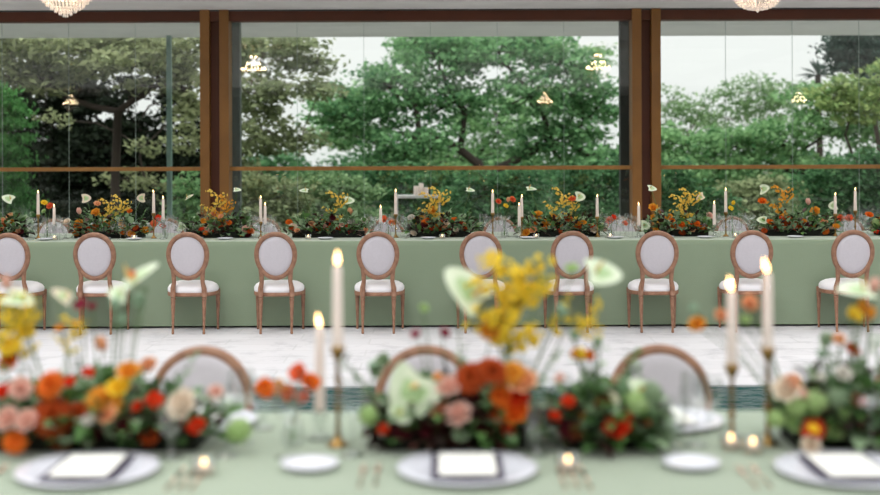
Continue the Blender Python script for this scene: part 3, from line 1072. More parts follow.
def arrangement(label, px0, px1, d, flowers, seed, hz=.17, nleaf=420, burg=.25, pale=.25, group=None, dy=.14, ls=1.0):
    """flowers: (kind, colour, px, py, r_px, depth offset, facing (x,y,z) or None)"""
    rg_ = random.Random(seed)
    s_ = F / d
    xc = ((px0 + px1) / 2 - 440) / s_
    hw = (px1 - px0) / 2 / s_
    root = empty('flower_arrangement', (xc, d, TZ))
    tag(root, label, 'flower arrangement', group)
    t = MB()
    t.box(-hw * .8, hw * .8, -dy * .55, dy * .55, 0, .06)
    t.build('trough', M_trough, root, False, .008)
    b = MB()
    for i in range(nleaf):
        a = rg_.uniform(0, 2 * PI)
        rr = math.sqrt(rg_.random())
        x, y = hw * .95 * rr * math.cos(a), dy * rr * math.sin(a)
        z = .025 + hz * rg_.random() * math.sqrt(max(0.02, 1 - rr * rr * .85))
        o = Vector((x * .8 / hw * .7 + rg_.uniform(-.5, .5), y / dy * .8 + rg_.uniform(-.6, .5), rg_.uniform(-.1, .9)))
        c_ = rg_.random()
        mi = 2 if c_ < burg else (1 if c_ < burg + pale else 0)
        L = rg_.uniform(.04, .09) * ls
        leaf(b, Vector((x, y, z)), o, L, L * rg_.uniform(.16, .34), mi, rg_)
    # a few airy sprigs
    for i in range(9):
        x = rg_.uniform(-hw, hw)
        top = Vector((x + rg_.uniform(-.1, .1), rg_.uniform(-.1, .08), hz + rg_.uniform(.0, .14)))
        bs = Vector((x * .8, 0, .05))
        b.tube([bs, bs.lerp(top, .6) + Vector((0, 0, .02)), top], [.0025, .002, .001], 4, 0)
        for k in range(9):
            q = bs.lerp(top, .45 + .55 * k / 9)
            leaf(b, q, Vector((rg_.uniform(-1, 1), rg_.uniform(-1, 1), .4)), .035 * ls, .009 * ls, 1 if i % 2 else 0, rg_)
    for i, v in enumerate(b.v):
        if v[2] < 0.004:
            b.v[i] = (v[0], v[1], .004)
    b.build('foliage', [M_leafA, M_leafB, M_leafC], root)
    for fl_ in flowers:
        kind, col, px, py, rp_, off, face, tip = (list(fl_) + [0, None, None][max(0, len(fl_) - 5):])[:8] if len(fl_) < 8 else fl_
        if d < 6 and py > 368 and kind != 'orchid_spray':
            off = min(off, -.09) - .02
        dd = d + off
        w_ = P(px, py, dd) - Vector((xc, d, TZ))
        r_ = rp_ * dd / F
        if d > 6 and col == 'yellow':
            col = 'butter'
        if d > 6 and kind == 'anthurium':
            r_ *= .78
        if kind != 'orchid_spray':
            w_.z = max(w_.z, r_ * (1.25 if kind == 'hydrangea' else .95))
        o = bpy.data.objects.new(kind, fmesh(kind, col))
        C.objects.link(o)
        o.parent = root
        o.location = w_
        o.scale = (r_, r_, r_)
        if kind == 'orchid_spray':
            v = Vector(face or (0, 0, 1)).normalized()
        elif kind in ('tulip', 'poppy_pod'):
            v = Vector(face or (rg_.uniform(-.3, .3), rg_.uniform(-.3, .1), 1)).normalized()
        else:
            v = Vector(face or (rg_.uniform(-.5, .5), -.85, rg_.uniform(.5, 1.2))).normalized()
        q = v.to_track_quat('Z', 'Y')
        if kind == 'orchid_spray':
            q = Vector((0, 0, 1)).rotation_difference(v)
        elif kind == 'anthurium':
            tv = Vector(tip or (rg_.choice((-1, 1)), 0, rg_.uniform(-.3, .3)))
            ty = -(tv - v * tv.dot(v)).normalized()
            q = Matrix((ty.cross(v), ty, v)).transposed().to_quaternion()
        else:
            q = q @ Euler((0, 0, rg_.uniform(0, 6))).to_quaternion()
        o.rotation_mode = 'QUATERNION'
        o.rotation_quaternion = q
        if kind != 'hydrangea' or True:
            o['label'] = '%s %s' % (COLW.get(col, 'pale green'), kind.replace('_', ' '))
        # stem as a piece of the flower for those that stand clear of the mound
        if w_.z > hz + .03 and kind != 'orchid_spray':
            M = Matrix.Translation(w_) @ q.to_matrix().to_4x4() @ Matrix.Scale(r_, 4)
            st = MB()
            a = w_ + q @ Vector((0, 0, -.5 * r_))
            bs = Vector((max(-hw * .7, min(hw * .7, w_.x * .6)), rg_.uniform(-.03, .03), .05))
            mid = a.lerp(bs, .45) + Vector((0, 0, .03))
            st.tube([a, mid, bs], [.0018, .002, .0022] if d < 6 else [.003] * 3, 5)
            st.xform(M.inverted())
            st.build('stem', M_stem, o)
    return root

# ---- near arrangements
D = 3.42
up = (0, -.15, 1)
arrangement('large blurred arrangement left on the near table, orange and pink blooms, yellow sprays', -30, 228, D, [
    ('rose', 'pink', 8, 418, 13, -.12), ('rose', 'pink', 27, 420, 12, -.13), ('rose', 'pink', 20, 388, 12, -.05), ('rose', 'red', 3, 392, 10, -.03),
    ('dahlia', 'rust', 52, 416, 22, -.1), ('dahlia', 'orange', 50, 384, 16, -.02), ('dahlia', 'orange', 14, 441, 13, -.14), ('dahlia', 'rust', 78, 412, 16, -.06),
    ('poppy', 'red', 70, 383, 9, -.08), ('poppy', 'red', 87, 373, 8, .0), ('dahlia', 'amber', 104, 400, 19, -.06), ('rose', 'yellow', 118, 388, 12, .0),
    ('rose', 'peach', 106, 414, 11, -.12), ('poppy', 'red', 153, 401, 11, -.06), ('poppy', 'red', 138, 407, 8, -.05), ('dahlia', 'burg', 90, 436, 11, -.1),
    ('rose', 'cream', 183, 405, 17, -.02), ('poppy', 'red', 197, 428, 12, -.1), ('rose', 'amber', 128, 372, 12, .05), ('rose', 'peach', 148, 366, 10, .05),
    ('dahlia', 'burg', 126, 425, 12, -.08), ('dahlia', 'rust', 148, 436, 10, -.08), ('dahlia', 'brown', 60, 440, 12, -.1),
    ('tulip', 'peach', 101, 343, 9, .0), ('dahlia', 'magenta', 80, 303, 7, .0), ('anthurium', 'blush', 62, 294, 13, .02, (.7, -.3, .8)), ('poppy', 'magenta', 92, 306, 5, .0),
    ('anthurium', '', 138, 275, 26, .0, (-.6, -.3, .8), (.8, 0, .6)), ('anthurium', '', 18, 297, 18, -.03, (.2, -.4, 1), (1, 0, -.2)), ('tulip', 'pink', 6, 281, 8, .0), ('anthurium', '', 118, 292, 12, .02, (.2, -.8, .6)),
    ('poppy_pod', '', 115, 303, 6, .0), ('poppy_pod', '', 121, 318, 6, .02), ('poppy_pod', '', 138, 300, 7, .03), ('poppy', 'coral', 130, 275, 6, .03),
    ('orchid_spray', 'yellow', -2, 385, 90, -.02, (.0, 0, 1)), ('orchid_spray', 'yellow', 24, 385, 82, .03, (-.2, 0, 1)), ('orchid_spray', 'yellow', 6, 375, 60, .03, (-.05, 0, 1)), ('orchid_spray', 'yellow', 62, 370, 52, .0, (.1, 0, 1)),
    ('dahlia', 'yellow', 10, 345, 12, -.02), ('dahlia', 'yellow', 26, 330, 9, 0), ('dahlia', 'orange', 8, 360, 12, 0), ('poppy', 'amber', 60, 328, 6), ('poppy', 'amber', 75, 324, 5),
    ('hydrangea', 'lime', 238, 430, 14, -.02), ('rose', 'pink', 215, 392, 8, .04), ('rose', 'white', 88, 420, 7, -.14)],
    31, hz=.15, nleaf=620)
arrangement('blurred arrangement centred on the near table, big pale anthurium beside rust dahlias', 366, 542, D, [
    ('anthurium', '', 411, 394, 31, -.08, (-.12, -1, .35), (-.5, 0, -1)), ('rose', 'pink', 448, 388, 13, -.08), ('rose', 'pink', 458, 415, 14, -.12), ('rose', 'peach', 441, 413, 12, -.1),
    ('dahlia', 'rust', 470, 378, 18, .0), ('dahlia', 'rust', 492, 372, 18, .02), ('dahlia', 'amber', 512, 374, 14, .03), ('rose', 'peach', 522, 384, 16, .0), ('rose', 'orange', 516, 413, 15, -.1),
    ('poppy', 'red', 507, 433, 9, -.1), ('dahlia', 'orange', 500, 397, 13, -.06), ('dahlia', 'burg', 470, 402, 14, -.06), ('dahlia', 'burg', 482, 425, 14, -.1), ('dahlia', 'burg', 430, 430, 14, -.06),
    ('dahlia', 'burg', 402, 430, 12, -.05), ('poppy', 'red', 384, 430, 8, -.04), ('rose', 'red', 518, 400, 11, -.04), ('rose', 'sage', 483, 385, 8, -.1), ('rose', 'sage', 459, 436, 8, -.14),
    ('dahlia', 'burg', 455, 436, 12, -.05), ('dahlia', 'rust', 498, 416, 10, -.06), ('poppy', 'amber', 437, 378, 6, -.04),
    ('orchid_spray', 'yellow', 505, 400, 138, .0, (-.05, 0, 1)), ('orchid_spray', 'yellow', 505, 390, 108, .03, (-.22, 0, 1)), ('orchid_spray', 'yellow', 522, 322, 74, .02, (.9, 0, .18)),
    ('orchid_spray', 'yellow', 505, 370, 82, .0, (-.1, 0, 1)), ('orchid_spray', 'yellow', 510, 380, 112, -.02, (-.12, 0, 1)),
    ('dahlia', 'amber', 490, 331, 12, .0), ('anthurium', '', 466, 288, 31, .0, (.6, -.6, .55), (-.66, 0, .72)), ('anthurium', '', 603, 273, 22, .0, (.1, -.6, .8), (1, 0, .1)), ('poppy', 'lime', 572, 272, 9, .0),
    ('poppy_pod', '', 541, 279, 7, .0), ('poppy_pod', '', 561, 312, 7, .0), ('poppy', 'magenta', 443, 334, 7, .0), ('poppy', 'magenta', 416, 336, 7, .0), ('poppy', 'lime', 423, 309, 6, .0),
    ('anthurium', '', 398, 412, 14, -.12, (-.4, -1, .1)), ('hydrangea', 'lime', 367, 415, 11, 0)],
    32, hz=.16, nleaf=560, burg=.5, pale=.12)
arrangement('small blurred arrangement right of the middle, red blooms and light green hydrangea', 548, 668, D, [
    ('poppy', 'red', 567, 404, 9, -.06), ('poppy', 'red', 553, 418, 8, -.08), ('rose', 'red', 617, 429, 14, -.12), ('rose', 'orange', 629, 419, 9, -.1), ('hydrangea', 'lime', 636, 404, 15, .02), ('hydrangea', 'sage', 650, 394, 13, .0), ('anthurium', '', 643, 392, 17, .0, (.2, -.8, .7), (1, 0, .3)),
    ('anthurium', 'blush', 610, 400, 10, -.04, (-.8, -.8, .3)), ('rose', 'amber', 586, 420, 7, -.1), ('dahlia', 'brown', 602, 404, 10, -.02), ('poppy', 'amber', 576, 356, 8, .0), ('poppy', 'orange', 587, 358, 8, .02),
    ('tulip', 'yellow', 581, 355, 8, -.02), ('dahlia', 'burg', 568, 432, 12, -.06), ('dahlia', 'brown', 577, 432, 10, -.1), ('dahlia', 'burg', 640, 430, 9, -.06), ('poppy_pod', '', 574, 335, 6, .02),
    ('poppy_pod', '', 597, 342, 5, .02), ('rose', 'sage', 662, 436, 10, .0), ('poppy', 'coral', 646, 425, 5, -.1), ('poppy', 'pink', 560, 380, 7, .05), ('hydrangea', 'sage', 600, 437, 9, -.1)],
    33, hz=.14, nleaf=440)
arrangement('blurred arrangement at right end of the near table, cream rose and lime hydrangea', 772, 915, D, [
    ('rose', 'cream', 786, 392, 15, .02), ('rose', 'peach', 792, 384, 9, .0), ('hydrangea', 'lime', 795, 408, 12, 0), ('hydrangea', 'sage', 835, 400, 12, 0), ('hydrangea', 'lime', 815, 404, 14, .02), ('dahlia', 'red', 812, 431, 13, -.12), ('rose', 'yellow', 812, 431, 6, -.17),
    ('rose', 'lime', 832, 434, 10, -.12), ('rose', 'cream', 810, 447, 10, -.14), ('rose', 'lime', 795, 428, 10, -.08), ('dahlia', 'rust', 852, 351, 9, .0), ('dahlia', 'red', 858, 401, 9, .0), ('rose', 'pink', 798, 395, 8, .04),
    ('rose', 'white', 842, 376, 9, .02), ('poppy', 'peach', 838, 342, 8, .0), ('hydrangea', 'sage', 826, 340, 8, .02), ('rose', 'peach', 748, 306, 9, .0), ('rose', 'peach', 720, 317, 7, .0), ('rose', 'amber', 697, 326, 9, .0),
    ('rose', 'peach', 750, 302, 7, -.01), ('poppy_pod', '', 693, 309, 5, .0), ('poppy', 'lime', 744, 322, 7, .0), ('anthurium', '', 856, 291, 21, .0, (.1, -.35, 1), (-1, 0, 0)), ('tulip', 'pink', 874, 287, 9, .03), ('tulip', 'yellow', 852, 314, 8, .0),
    ('tulip', 'amber', 862, 308, 8, .0), ('tulip', 'amber', 870, 315, 8, .0), ('tulip', 'yellow', 858, 318, 7, -.02), ('dahlia', 'burg', 880, 430, 14, -.04), ('rose', 'lime', 842, 415, 9, -.1), ('poppy_pod', '', 821, 355, 5, 0),
    ('hydrangea', 'lime', 775, 420, 10, .0), ('poppy', 'white', 820, 380, 6, .05)],
    34, hz=.17, nleaf=560, pale=.3)

# ---- back arrangements
DB = 11.72
bpal = [('dahlia', 'orange'), ('dahlia', 'rust'), ('rose', 'peach'), ('rose', 'amber'), ('poppy', 'red'), ('dahlia', 'burg'), ('rose', 'cream'), ('dahlia', 'rust'), ('rose', 'orange'), ('rose', 'pink'), ('berry_cluster', 'red')]
backs = [
    (-30, 32, 'back table arrangement at the left edge with rust blooms and a pale leaf', [('anthurium', '', 8, 197, 9, 0, (.4, -.6, .7)), ('anthurium', '', 22, 228, 10, -.05, (0, -.6, 1)), ('dahlia', 'rust', 5, 222, 5), ('rose', 'peach', 10, 215, 4)], 1),
    (68, 152, 'back table arrangement with amber blooms and yellow orchids below the left window', [('anthurium', 'blush', 86, 197, 7, 0, (.2, -1, .4)), ('anthurium', 'blush', 141, 197, 6.5, 0, (.1, -1, .1)), ('rose', 'amber', 96, 212, 5), ('rose', 'amber', 79, 223, 5),
        ('rose', 'peach', 97, 203, 3.5), ('dahlia', 'orange', 107, 222, 5), ('dahlia', 'rust', 94, 226, 5), ('orchid_spray', 'yellow', 108, 234, 38, 0, (.25, 0, 1)), ('orchid_spray', 'yellow', 104, 234, 34, 0, (.0, 0, 1)), ('tulip', 'pink', 79, 210, 4), ('rose', 'cream', 67, 221, 4), ('rose', 'orange', 130, 211, 3)], 2),
    (180, 258, 'back table arrangement in front of the left wooden column with yellow sprays', [('anthurium', 'blush', 189, 196, 7, 0, (-.5, -.3, .8)), ('orchid_spray', 'yellow', 208, 232, 40, 0, (.1, 0, 1)), ('orchid_spray', 'amber', 212, 232, 36, 0, (.3, 0, 1)), ('rose', 'peach', 214, 214, 4),
        ('rose', 'white', 193, 228, 4), ('anthurium', '', 181, 226, 7, -.05, (-.2, -1, .3)), ('anthurium', '', 237, 189, 6, 0, (0, -.5, 1)), ('dahlia', 'burg', 232, 232, 5), ('dahlia', 'burg', 240, 230, 4), ('rose', 'peach', 205, 225, 3)], 3),
    (284, 374, 'back table arrangement with rust dahlias, white roses and two pale anthuriums', [('anthurium', '', 304, 190, 7, 0, (.1, -.4, 1)), ('anthurium', '', 349, 200, 8, 0, (.1, -.7, .8)), ('orchid_spray', 'yellow', 332, 234, 40, 0, (.0, 0, 1)), ('rose', 'white', 351, 222, 4), ('rose', 'white', 364, 221, 4),
        ('dahlia', 'rust', 318, 228, 6), ('dahlia', 'rust', 326, 225, 6), ('dahlia', 'orange', 289, 222, 4), ('rose', 'amber', 322, 223, 4), ('tulip', 'peach', 350, 211, 4), ('berry_cluster', 'red', 340, 230, 5)], 4),
    (402, 478, 'back table arrangement right of the white candles with yellow orchids and orange rose', [('orchid_spray', 'yellow', 430, 232, 42, 0, (.1, 0, 1)), ('orchid_spray', 'yellow', 432, 232, 38, 0, (-.2, 0, 1)), ('rose', 'amber', 433, 211, 5), ('rose', 'amber', 419, 221, 6), ('rose', 'white', 411, 218, 4),
        ('dahlia', 'orange', 441, 225, 6), ('dahlia', 'red', 433, 230, 5), ('rose', 'orange', 455, 222, 5), ('anthurium', '', 470, 190, 7, 0, (.1, -.4, 1)), ('dahlia', 'rust', 450, 232, 5), ('tulip', 'peach', 426, 218, 5)], 5),
    (512, 608, 'back table arrangement, orange blooms, left of the right wooden column', [('anthurium', '', 531, 189, 8, 0, (.0, -.35, 1)), ('anthurium', '', 580, 197, 8, 0, (.1, -.9, .5)), ('rose', 'coral', 572, 200, 4), ('rose', 'amber', 538, 216, 5), ('rose', 'amber', 546, 224, 5), ('rose', 'orange', 558, 225, 5),
        ('dahlia', 'rust', 568, 219, 5), ('orchid_spray', 'yellow', 545, 232, 42, 0, (.3, 0, 1)), ('orchid_spray', 'yellow', 570, 232, 30, 0, (-.1, 0, 1)), ('dahlia', 'red', 556, 231, 4), ('rose', 'pink', 572, 226, 4), ('tulip', 'peach', 508, 200, 3)], 6),
    (638, 714, 'back table arrangement right of the right column with yellow sprays and red berries', [('anthurium', '', 652, 189, 7, 0, (.1, -.6, .8)), ('anthurium', '', 645, 226, 8, -.05, (0, -1, .4)), ('rose', 'amber', 653, 209, 5), ('rose', 'amber', 654, 220, 5), ('orchid_spray', 'yellow', 680, 232, 40, 0, (.1, 0, 1)),
        ('orchid_spray', 'yellow', 684, 232, 36, 0, (-.3, 0, 1)), ('rose', 'cream', 679, 230, 4), ('rose', 'red', 697, 230, 5), ('rose', 'pink', 709, 217, 4), ('berry_cluster', 'red', 692, 225, 5), ('anthurium', 'blush', 700, 198, 7, 0, (-.6, -.6, .6)), ('rose', 'white', 702, 234, 3.5), ('rose', 'white', 703, 227, 3.5)], 7),
    (752, 842, 'back table arrangement with bronze foliage and white roses in the right window', [('anthurium', '', 764, 190, 8, 0, (-.7, -.6, .4)), ('rose', 'orange', 762, 203, 4.5), ('dahlia', 'rust', 782, 227, 6), ('dahlia', 'rust', 788, 222, 6), ('dahlia', 'red', 777, 231, 5), ('orchid_spray', 'amber', 776, 232, 42, 0, (.0, 0, 1)),
        ('rose', 'amber', 815, 213, 5), ('rose', 'white', 810, 222, 5), ('rose', 'white', 812, 233, 4), ('tulip', 'pink', 808, 203, 4), ('anthurium', '', 762, 221, 8, -.05, (0, -.7, .8)), ('rose', 'orange', 812, 227, 4), ('anthurium', '', 833, 207, 7, 0, (0, -1, .2))], 8),
    (868, 950, 'back table arrangement cut by the right edge of the picture', [('rose', 'orange', 869, 217, 4), ('dahlia', 'orange', 880, 222, 5), ('hydrangea', 'lime', 876, 224, 5), ('rose', 'cream', 873, 233, 3)], 9),
]
for (a, b_, lb, fl_, sd) in backs:
    rg_ = random.Random(sd * 13)
    fl2 = list(fl_)
    for k in range(15):
        kd, cl_ = rg_.choice(bpal)
        t = rg_.random()
        px = a + 6 + (b_ - a - 12) * t
        top = 214 + 26 * abs(t - .5)
        fl2.append((kd, cl_, px, rg_.uniform(top, 234), rg_.uniform(2.6, 4.6), rg_.uniform(-.14, -.02)))
    arrangement(lb, a, b_, DB, fl2, sd, hz=.2, nleaf=400, burg=.28, pale=.38, group='flower arrangements along the back table', dy=.16, ls=1.15)

# ------------------------------------------------------------ candles
def add_flame(b_parent, h, s_=1.0, lean=0.0):
    f = MB()
    f.tube([(0, 0, h - .004), (.001, 0, h + .008 * s_)], .0012, 5)
    f.build('wick', M_wick, b_parent)
    f = MB()
    f.lathe([(.0008, 0), (.005, .004), (.0078, .012), (.0073, .02), (.0042, .032), (.001, .044)], (0, 0, h + .004), 10, caps=False)
    for i, v in enumerate(f.v):
        f.v[i] = (v[0] * s_ + lean * (v[2] - h) ** 1.0, v[1] * s_, h + .004 + (v[2] - h - .004) * s_)
    f.build('flame', M_flame, b_parent)
def taper(px, ytop, ybot, d, label, group, lean=0.0, base_h=None, holder='brass', hl=''):
    s_ = F / d
    x = (px - 440) / s_
    ztop, zbot = EYE - (ytop - HOR) / s_, EYE - (ybot - HOR) / s_
    h = ztop - zbot
    hh = zbot - TZ
    # the holder stands on the table, the candle in it
    b = MB()
    if holder == 'brass':
        prof = [(.001, 0), (.03, 0), (.031, .005), (.024, .01), (.012, .02), (.007, .035), (.006, hh * .35), (.011, hh * .38), (.011, hh * .41), (.006, hh * .44), (.006, hh * .68),
                (.01, hh * .71), (.006, hh * .75), (.0065, hh - .03), (.012, hh - .022), (.0195, hh - .004), (.0195, hh + .01), (.0162, hh + .01), (.0162, hh), (.001, hh)]
        if hh < .1:
            prof = [(.001, 0), (.038, 0), (.04, .006), (.014, .014), (.01, hh * .6), (.0195, hh - .004), (.0195, hh + .01), (.0162, hh + .01), (.0162, hh), (.001, hh)]
        b.lathe(prof, n=18, caps=False)
        o = b.build('candlestick', M_gold)
    else:
        prof = [(.001, 0), (.034, 0), (.036, .008), (.014, .018), (.012, hh * .5), (.022, hh - .01), (.023, hh + .012), (.0162, hh + .012), (.0162, hh), (.001, hh)]
        b.lathe(prof, n=18, caps=False)
        o = b.build('candlestick', M_crystalglass)
    o.location = (x, d, TZ)
    tag(o, ('brass candlestick under the ' if holder == 'brass' else 'clear glass candle holder under the ') + hl, 'candlestick', 'candlesticks on the ' + group)
    b = MB()
    b.lathe([(.0155, 0), (.0155, .01), (.0145, h * .3), (.0125, h * .96), (.0105, h), (.002, h - .003)], n=14)
    c = b.build('taper_candle', M_wax)
    c.location = (x, d, TZ + hh + .0005)
    add_flame(c, h, .9 if d < 6 else .62, lean)
    tag(c, label, 'candle', 'lit taper candles on the ' + group)
taper(337, 266, 349, 3.4, 'tallest lit ivory taper candle on the near table, left of the middle', 'near table', hl='tallest foreground candle left of the middle')
taper(319, 328, 412, 3.48, 'shorter lit taper candle just left of the tallest one on the near table', 'near table', -.12, holder='glass', hl='shorter left foreground candle')
taper(731, 293, 368, 3.4, 'lower lit taper candle of the right foreground pair', 'near table', -.15, hl='lower candle of the right foreground pair')
taper(767, 275, 352, 3.4, 'taller lit taper candle of the right foreground pair', 'near table', -.2, hl='taller candle of the right foreground pair')
bc = [(38, 192, 214, 'b'), (54, 206, 224, 'g'), (153.5, 192, 213, 'b'), (163, 198, 219, 'g'), (260.5, 198, 222, 'b'), (265, 205, 224, 'g'), (380.5, 208, 223, 'g'), (395.5, 192, 215, 'b'),
      (492.5, 193, 214, 'b'), (519, 206, 227, 'g'), (521.5, 198, 218, 'b'), (597, 198, 218, 'b'), (638.5, 206, 227, 'g'), (714, 205, 226, 'g'), (725.5, 192, 214, 'b'), (835, 197, 216, 'b'), (855, 192, 213, 'b')]
for i, (px, yt, yb, hd) in enumerate(bc):
    lb = 'lit back table taper, %s, %s' % (nth(i, 17) if i < 12 or i == 16 else ['fifth', 'fourth', 'third', 'second'][i - 12] + ' from the right',
        'taller of its pair' if hd == 'b' else 'shorter of its pair')
    if px == 597:
        lb = 'single lit taper candle on the back table left of the right wooden column'
    taper(px, yt, yb, 11.6 if hd == 'b' else 11.5, lb, 'back table', random.uniform(-.1, .1), holder='brass' if hd == 'b' else 'glass', hl='back table taper ' + nth(i, 17) if i < 12 or i == 16 else 'back table taper ' + ['fifth', 'fourth', 'third', 'second'][i - 12] + ' from the right')
# tea lights
tl0 = empty('tea_light', (0, 0, 0))
b = MB()
b.lathe([(.001, 0), (.026, 0), (.029, .01), (.031, .042), (.0295, .042), (.027, .012), (.001, .006)], n=18, caps=False)
b.build('glass_cup', M_crystalglass, tl0)
b = MB()
b.lathe([(.001, .0065), (.0245, .0065), (.0262, .022), (.02, .0235), (.001, .023)], n=18, caps=False)
b.build('wax', M_wax, tl0)
b = MB()
b.lathe([(.0008, 0), (.004, .003), (.0055, .007), (.003, .013), (.001, .018)], (0, 0, .024), 8, caps=False)
b.build('flame', M_flame, tl0)
tu = []
for px, py, lb in ((203, 470, 'glowing tea light right of the left dinner plate on the near table'), (567, 468, 'glowing tea light right of the middle dinner plate on the near table'),
                   (730, 446, 'left of two tea lights below the right foreground candles'), (752, 450, 'right of two tea lights below the right foreground candles')):
    d = F * (EYE - TZ) / (py + 4 - HOR)
    place(tl0, tu, (xr(px, d), d, TZ), 0, lb, 'tea light', 'tea lights on the near table')
for i, px in enumerate((54, 134, 308, 442, 536, 610, 735)):
    place(tl0, tu, (xr(px, 11.42), 11.42, TZ), 0, 'tiny tea light on the back table, %s' % nth(i, 7), 'tea light', 'tea lights on the back table')

# ------------------------------------------------------------ place settings
def make_plate(name, r, m):
    b = MB()
    b.lathe([(.001, 0), (r * .6, 0), (r * .66, .004), (r * .97, .012), (r, .016), (r * .985, .018), (r * .7, .009), (r * .62, .006), (.001, .006)], n=48, caps=False)
    return b.build(name, m)
plate0 = make_plate('dinner_plate', .18, M_china)
side0 = make_plate('side_plate', .075, M_china)
pu, su, nu_, cu_ = [], [], [], []
def napkin_mesh():
    b = MB()
    rows = []
    for j in range(9):
        v = j / 8
        rows.append([((u - .5) * .18, (v - .5) * .25, .0055 + .0015 * math.sin(u * 9 + v * 4)) for u in np.linspace(0, 1, 9)])
    b.grid(rows)
    b2 = [[(x, y, 0) for x, y, z in r_] for r_ in rows]
    b.grid(b2)
    n_ = 9
    o = 81
    for k in range(8):
        for (q1, q2) in ((k, k + 1), (72 + k, 73 + k), (k * 9, k * 9 + 9), (k * 9 + 8, k * 9 + 17)):
            b.f.append((q1, q2, q2 + o, q1 + o))
            b.m.append(0)
    return b
nap0 = napkin_mesh().build('folded_napkin', M_napkin)
card0 = MB()
card0.box(-.072, .072, -.105, .105, 0, .004)
card0 = card0.build('menu_card', M_card, None, False, .001)
def fork_mesh():
    b = MB()
    b.tube([(0, -.095, .004), (0, -.02, .006), (0, .035, .004)], [.0055, .003, .003], 6, flat=.4)
    b.tube([(0, .035, .004), (0, .052, .005), (0, .062, .006)], [.004, .011, .011], 6, flat=.2)
    for q in (-.009, -.003, .003, .009):
        b.tube([(q, .06, .006), (q * 1.05, .1, .009)], [.002, .0012], 4)
    b.v = [(x * .75, y, z) for x, y, z in b.v]
    return b
def knife_mesh():
    b = MB()
    b.tube([(0, -.11, .004), (0, -.01, .004)], [.007, .005], 6, flat=.5)
    b.tube([(0, -.01, .003), (0, .05, .003), (0, .11, .003)], [.006, .0095, .003], 6, flat=.15)
    b.v = [(x * .6, y, z) for x, y, z in b.v]
    return b
fork0 = fork_mesh().build('fork', M_rosegold)
knife0 = knife_mesh().build('knife', M_rosegold)
fu, ku = [], []
for i, (px, py, lb) in enumerate(((87, 472.5, 'left'), (466, 472.5, 'middle'), (846, 475, 'right'))):
    d = F * (EYE - TZ) / (py - HOR)
    x = xr(px, d)
    place(plate0, pu, (x, d, TZ), 0, 'large white dinner plate at %s of the near table under a menu card' % lb, 'plate', 'dinner plates on the near table')
    place(nap0, nu_, (x - .0, d, TZ + .0115), 0, 'dark plum folded napkin on the %s near plate' % lb, 'napkin', 'plum napkins')
    place(card0, cu_, (x, d + .004, TZ + .0192), 0, 'white menu card on the %s plum napkin' % lb, 'menu card', 'menu cards')
    for k, (ox, oy) in enumerate(((-.265, .0), (-.228, .01))):
        place(fork0, fu, (x + ox, d + oy - .05, TZ), 0, 'rose gold fork left of the %s near plate, %s of two' % (lb, ('outer', 'inner')[k]), 'fork', 'forks on the near table')
    for k, (ox, oy) in enumerate(((.235, .0), (.265, .0), (.295, -.01))):
        place(knife0, ku, (x + ox, d + oy - .05, TZ), 0, 'rose gold knife right of the %s near plate, %s of three' % (lb, ('innermost', 'middle', 'outermost')[k]), 'knife', 'knives on the near table')
for px, lb in ((309, 'small white side plate left of the middle dinner plate'), (690, 'small white side plate left of the right dinner plate')):
    d = F * (EYE - TZ) / (468 - HOR)
    place(side0, su, (xr(px, d), d, TZ), 0, lb, 'plate', 'side plates on the near table')
# far side of the near table and both sides of the back table
for i, px in enumerate((196, 426, 662, 905)):
    d = 3.68
    place(plate0, pu, (xr(px, d), d, TZ), PI, 'dinner plate across the near table before the %s facing chair' % ORD[i], 'plate', 'dinner plates facing the camera on the near table')
    place(card0, cu_, (xr(px, d), d, TZ + .0195), R(4 * i), 'white menu card on the far-side plate before the %s facing chair' % ORD[i], 'menu card', 'menu cards')
for i, px in enumerate(near_px):
    o = place(plate0, pu, (xr(px, 11.5), 11.5, TZ), 0, 'white dinner plate near the back table edge, %s' % nth(i, 10), 'plate', 'dinner plates on the back table')
    o.scale = (.85, .85, .85)
for i, px in enumerate(near_px):
    place(nap0, nu_, (xr(px, 11.5), 11.5, TZ + .0105), 0, 'dark napkin on a back table plate, %s' % nth(i, 10), 'napkin', 'napkins on the back table')
for i, px in enumerate((134, 225, 325, 428, 527, 615, 705, 795, 45)):
    o = place(side0, su, (xr(px, 11.4), 11.4, TZ), 0, 'small side plate on the back table edge, %s' % (nth(i + 1, 9) if i < 7 else ('rightmost' if i == 7 else 'leftmost')), 'plate', 'side plates on the back table')

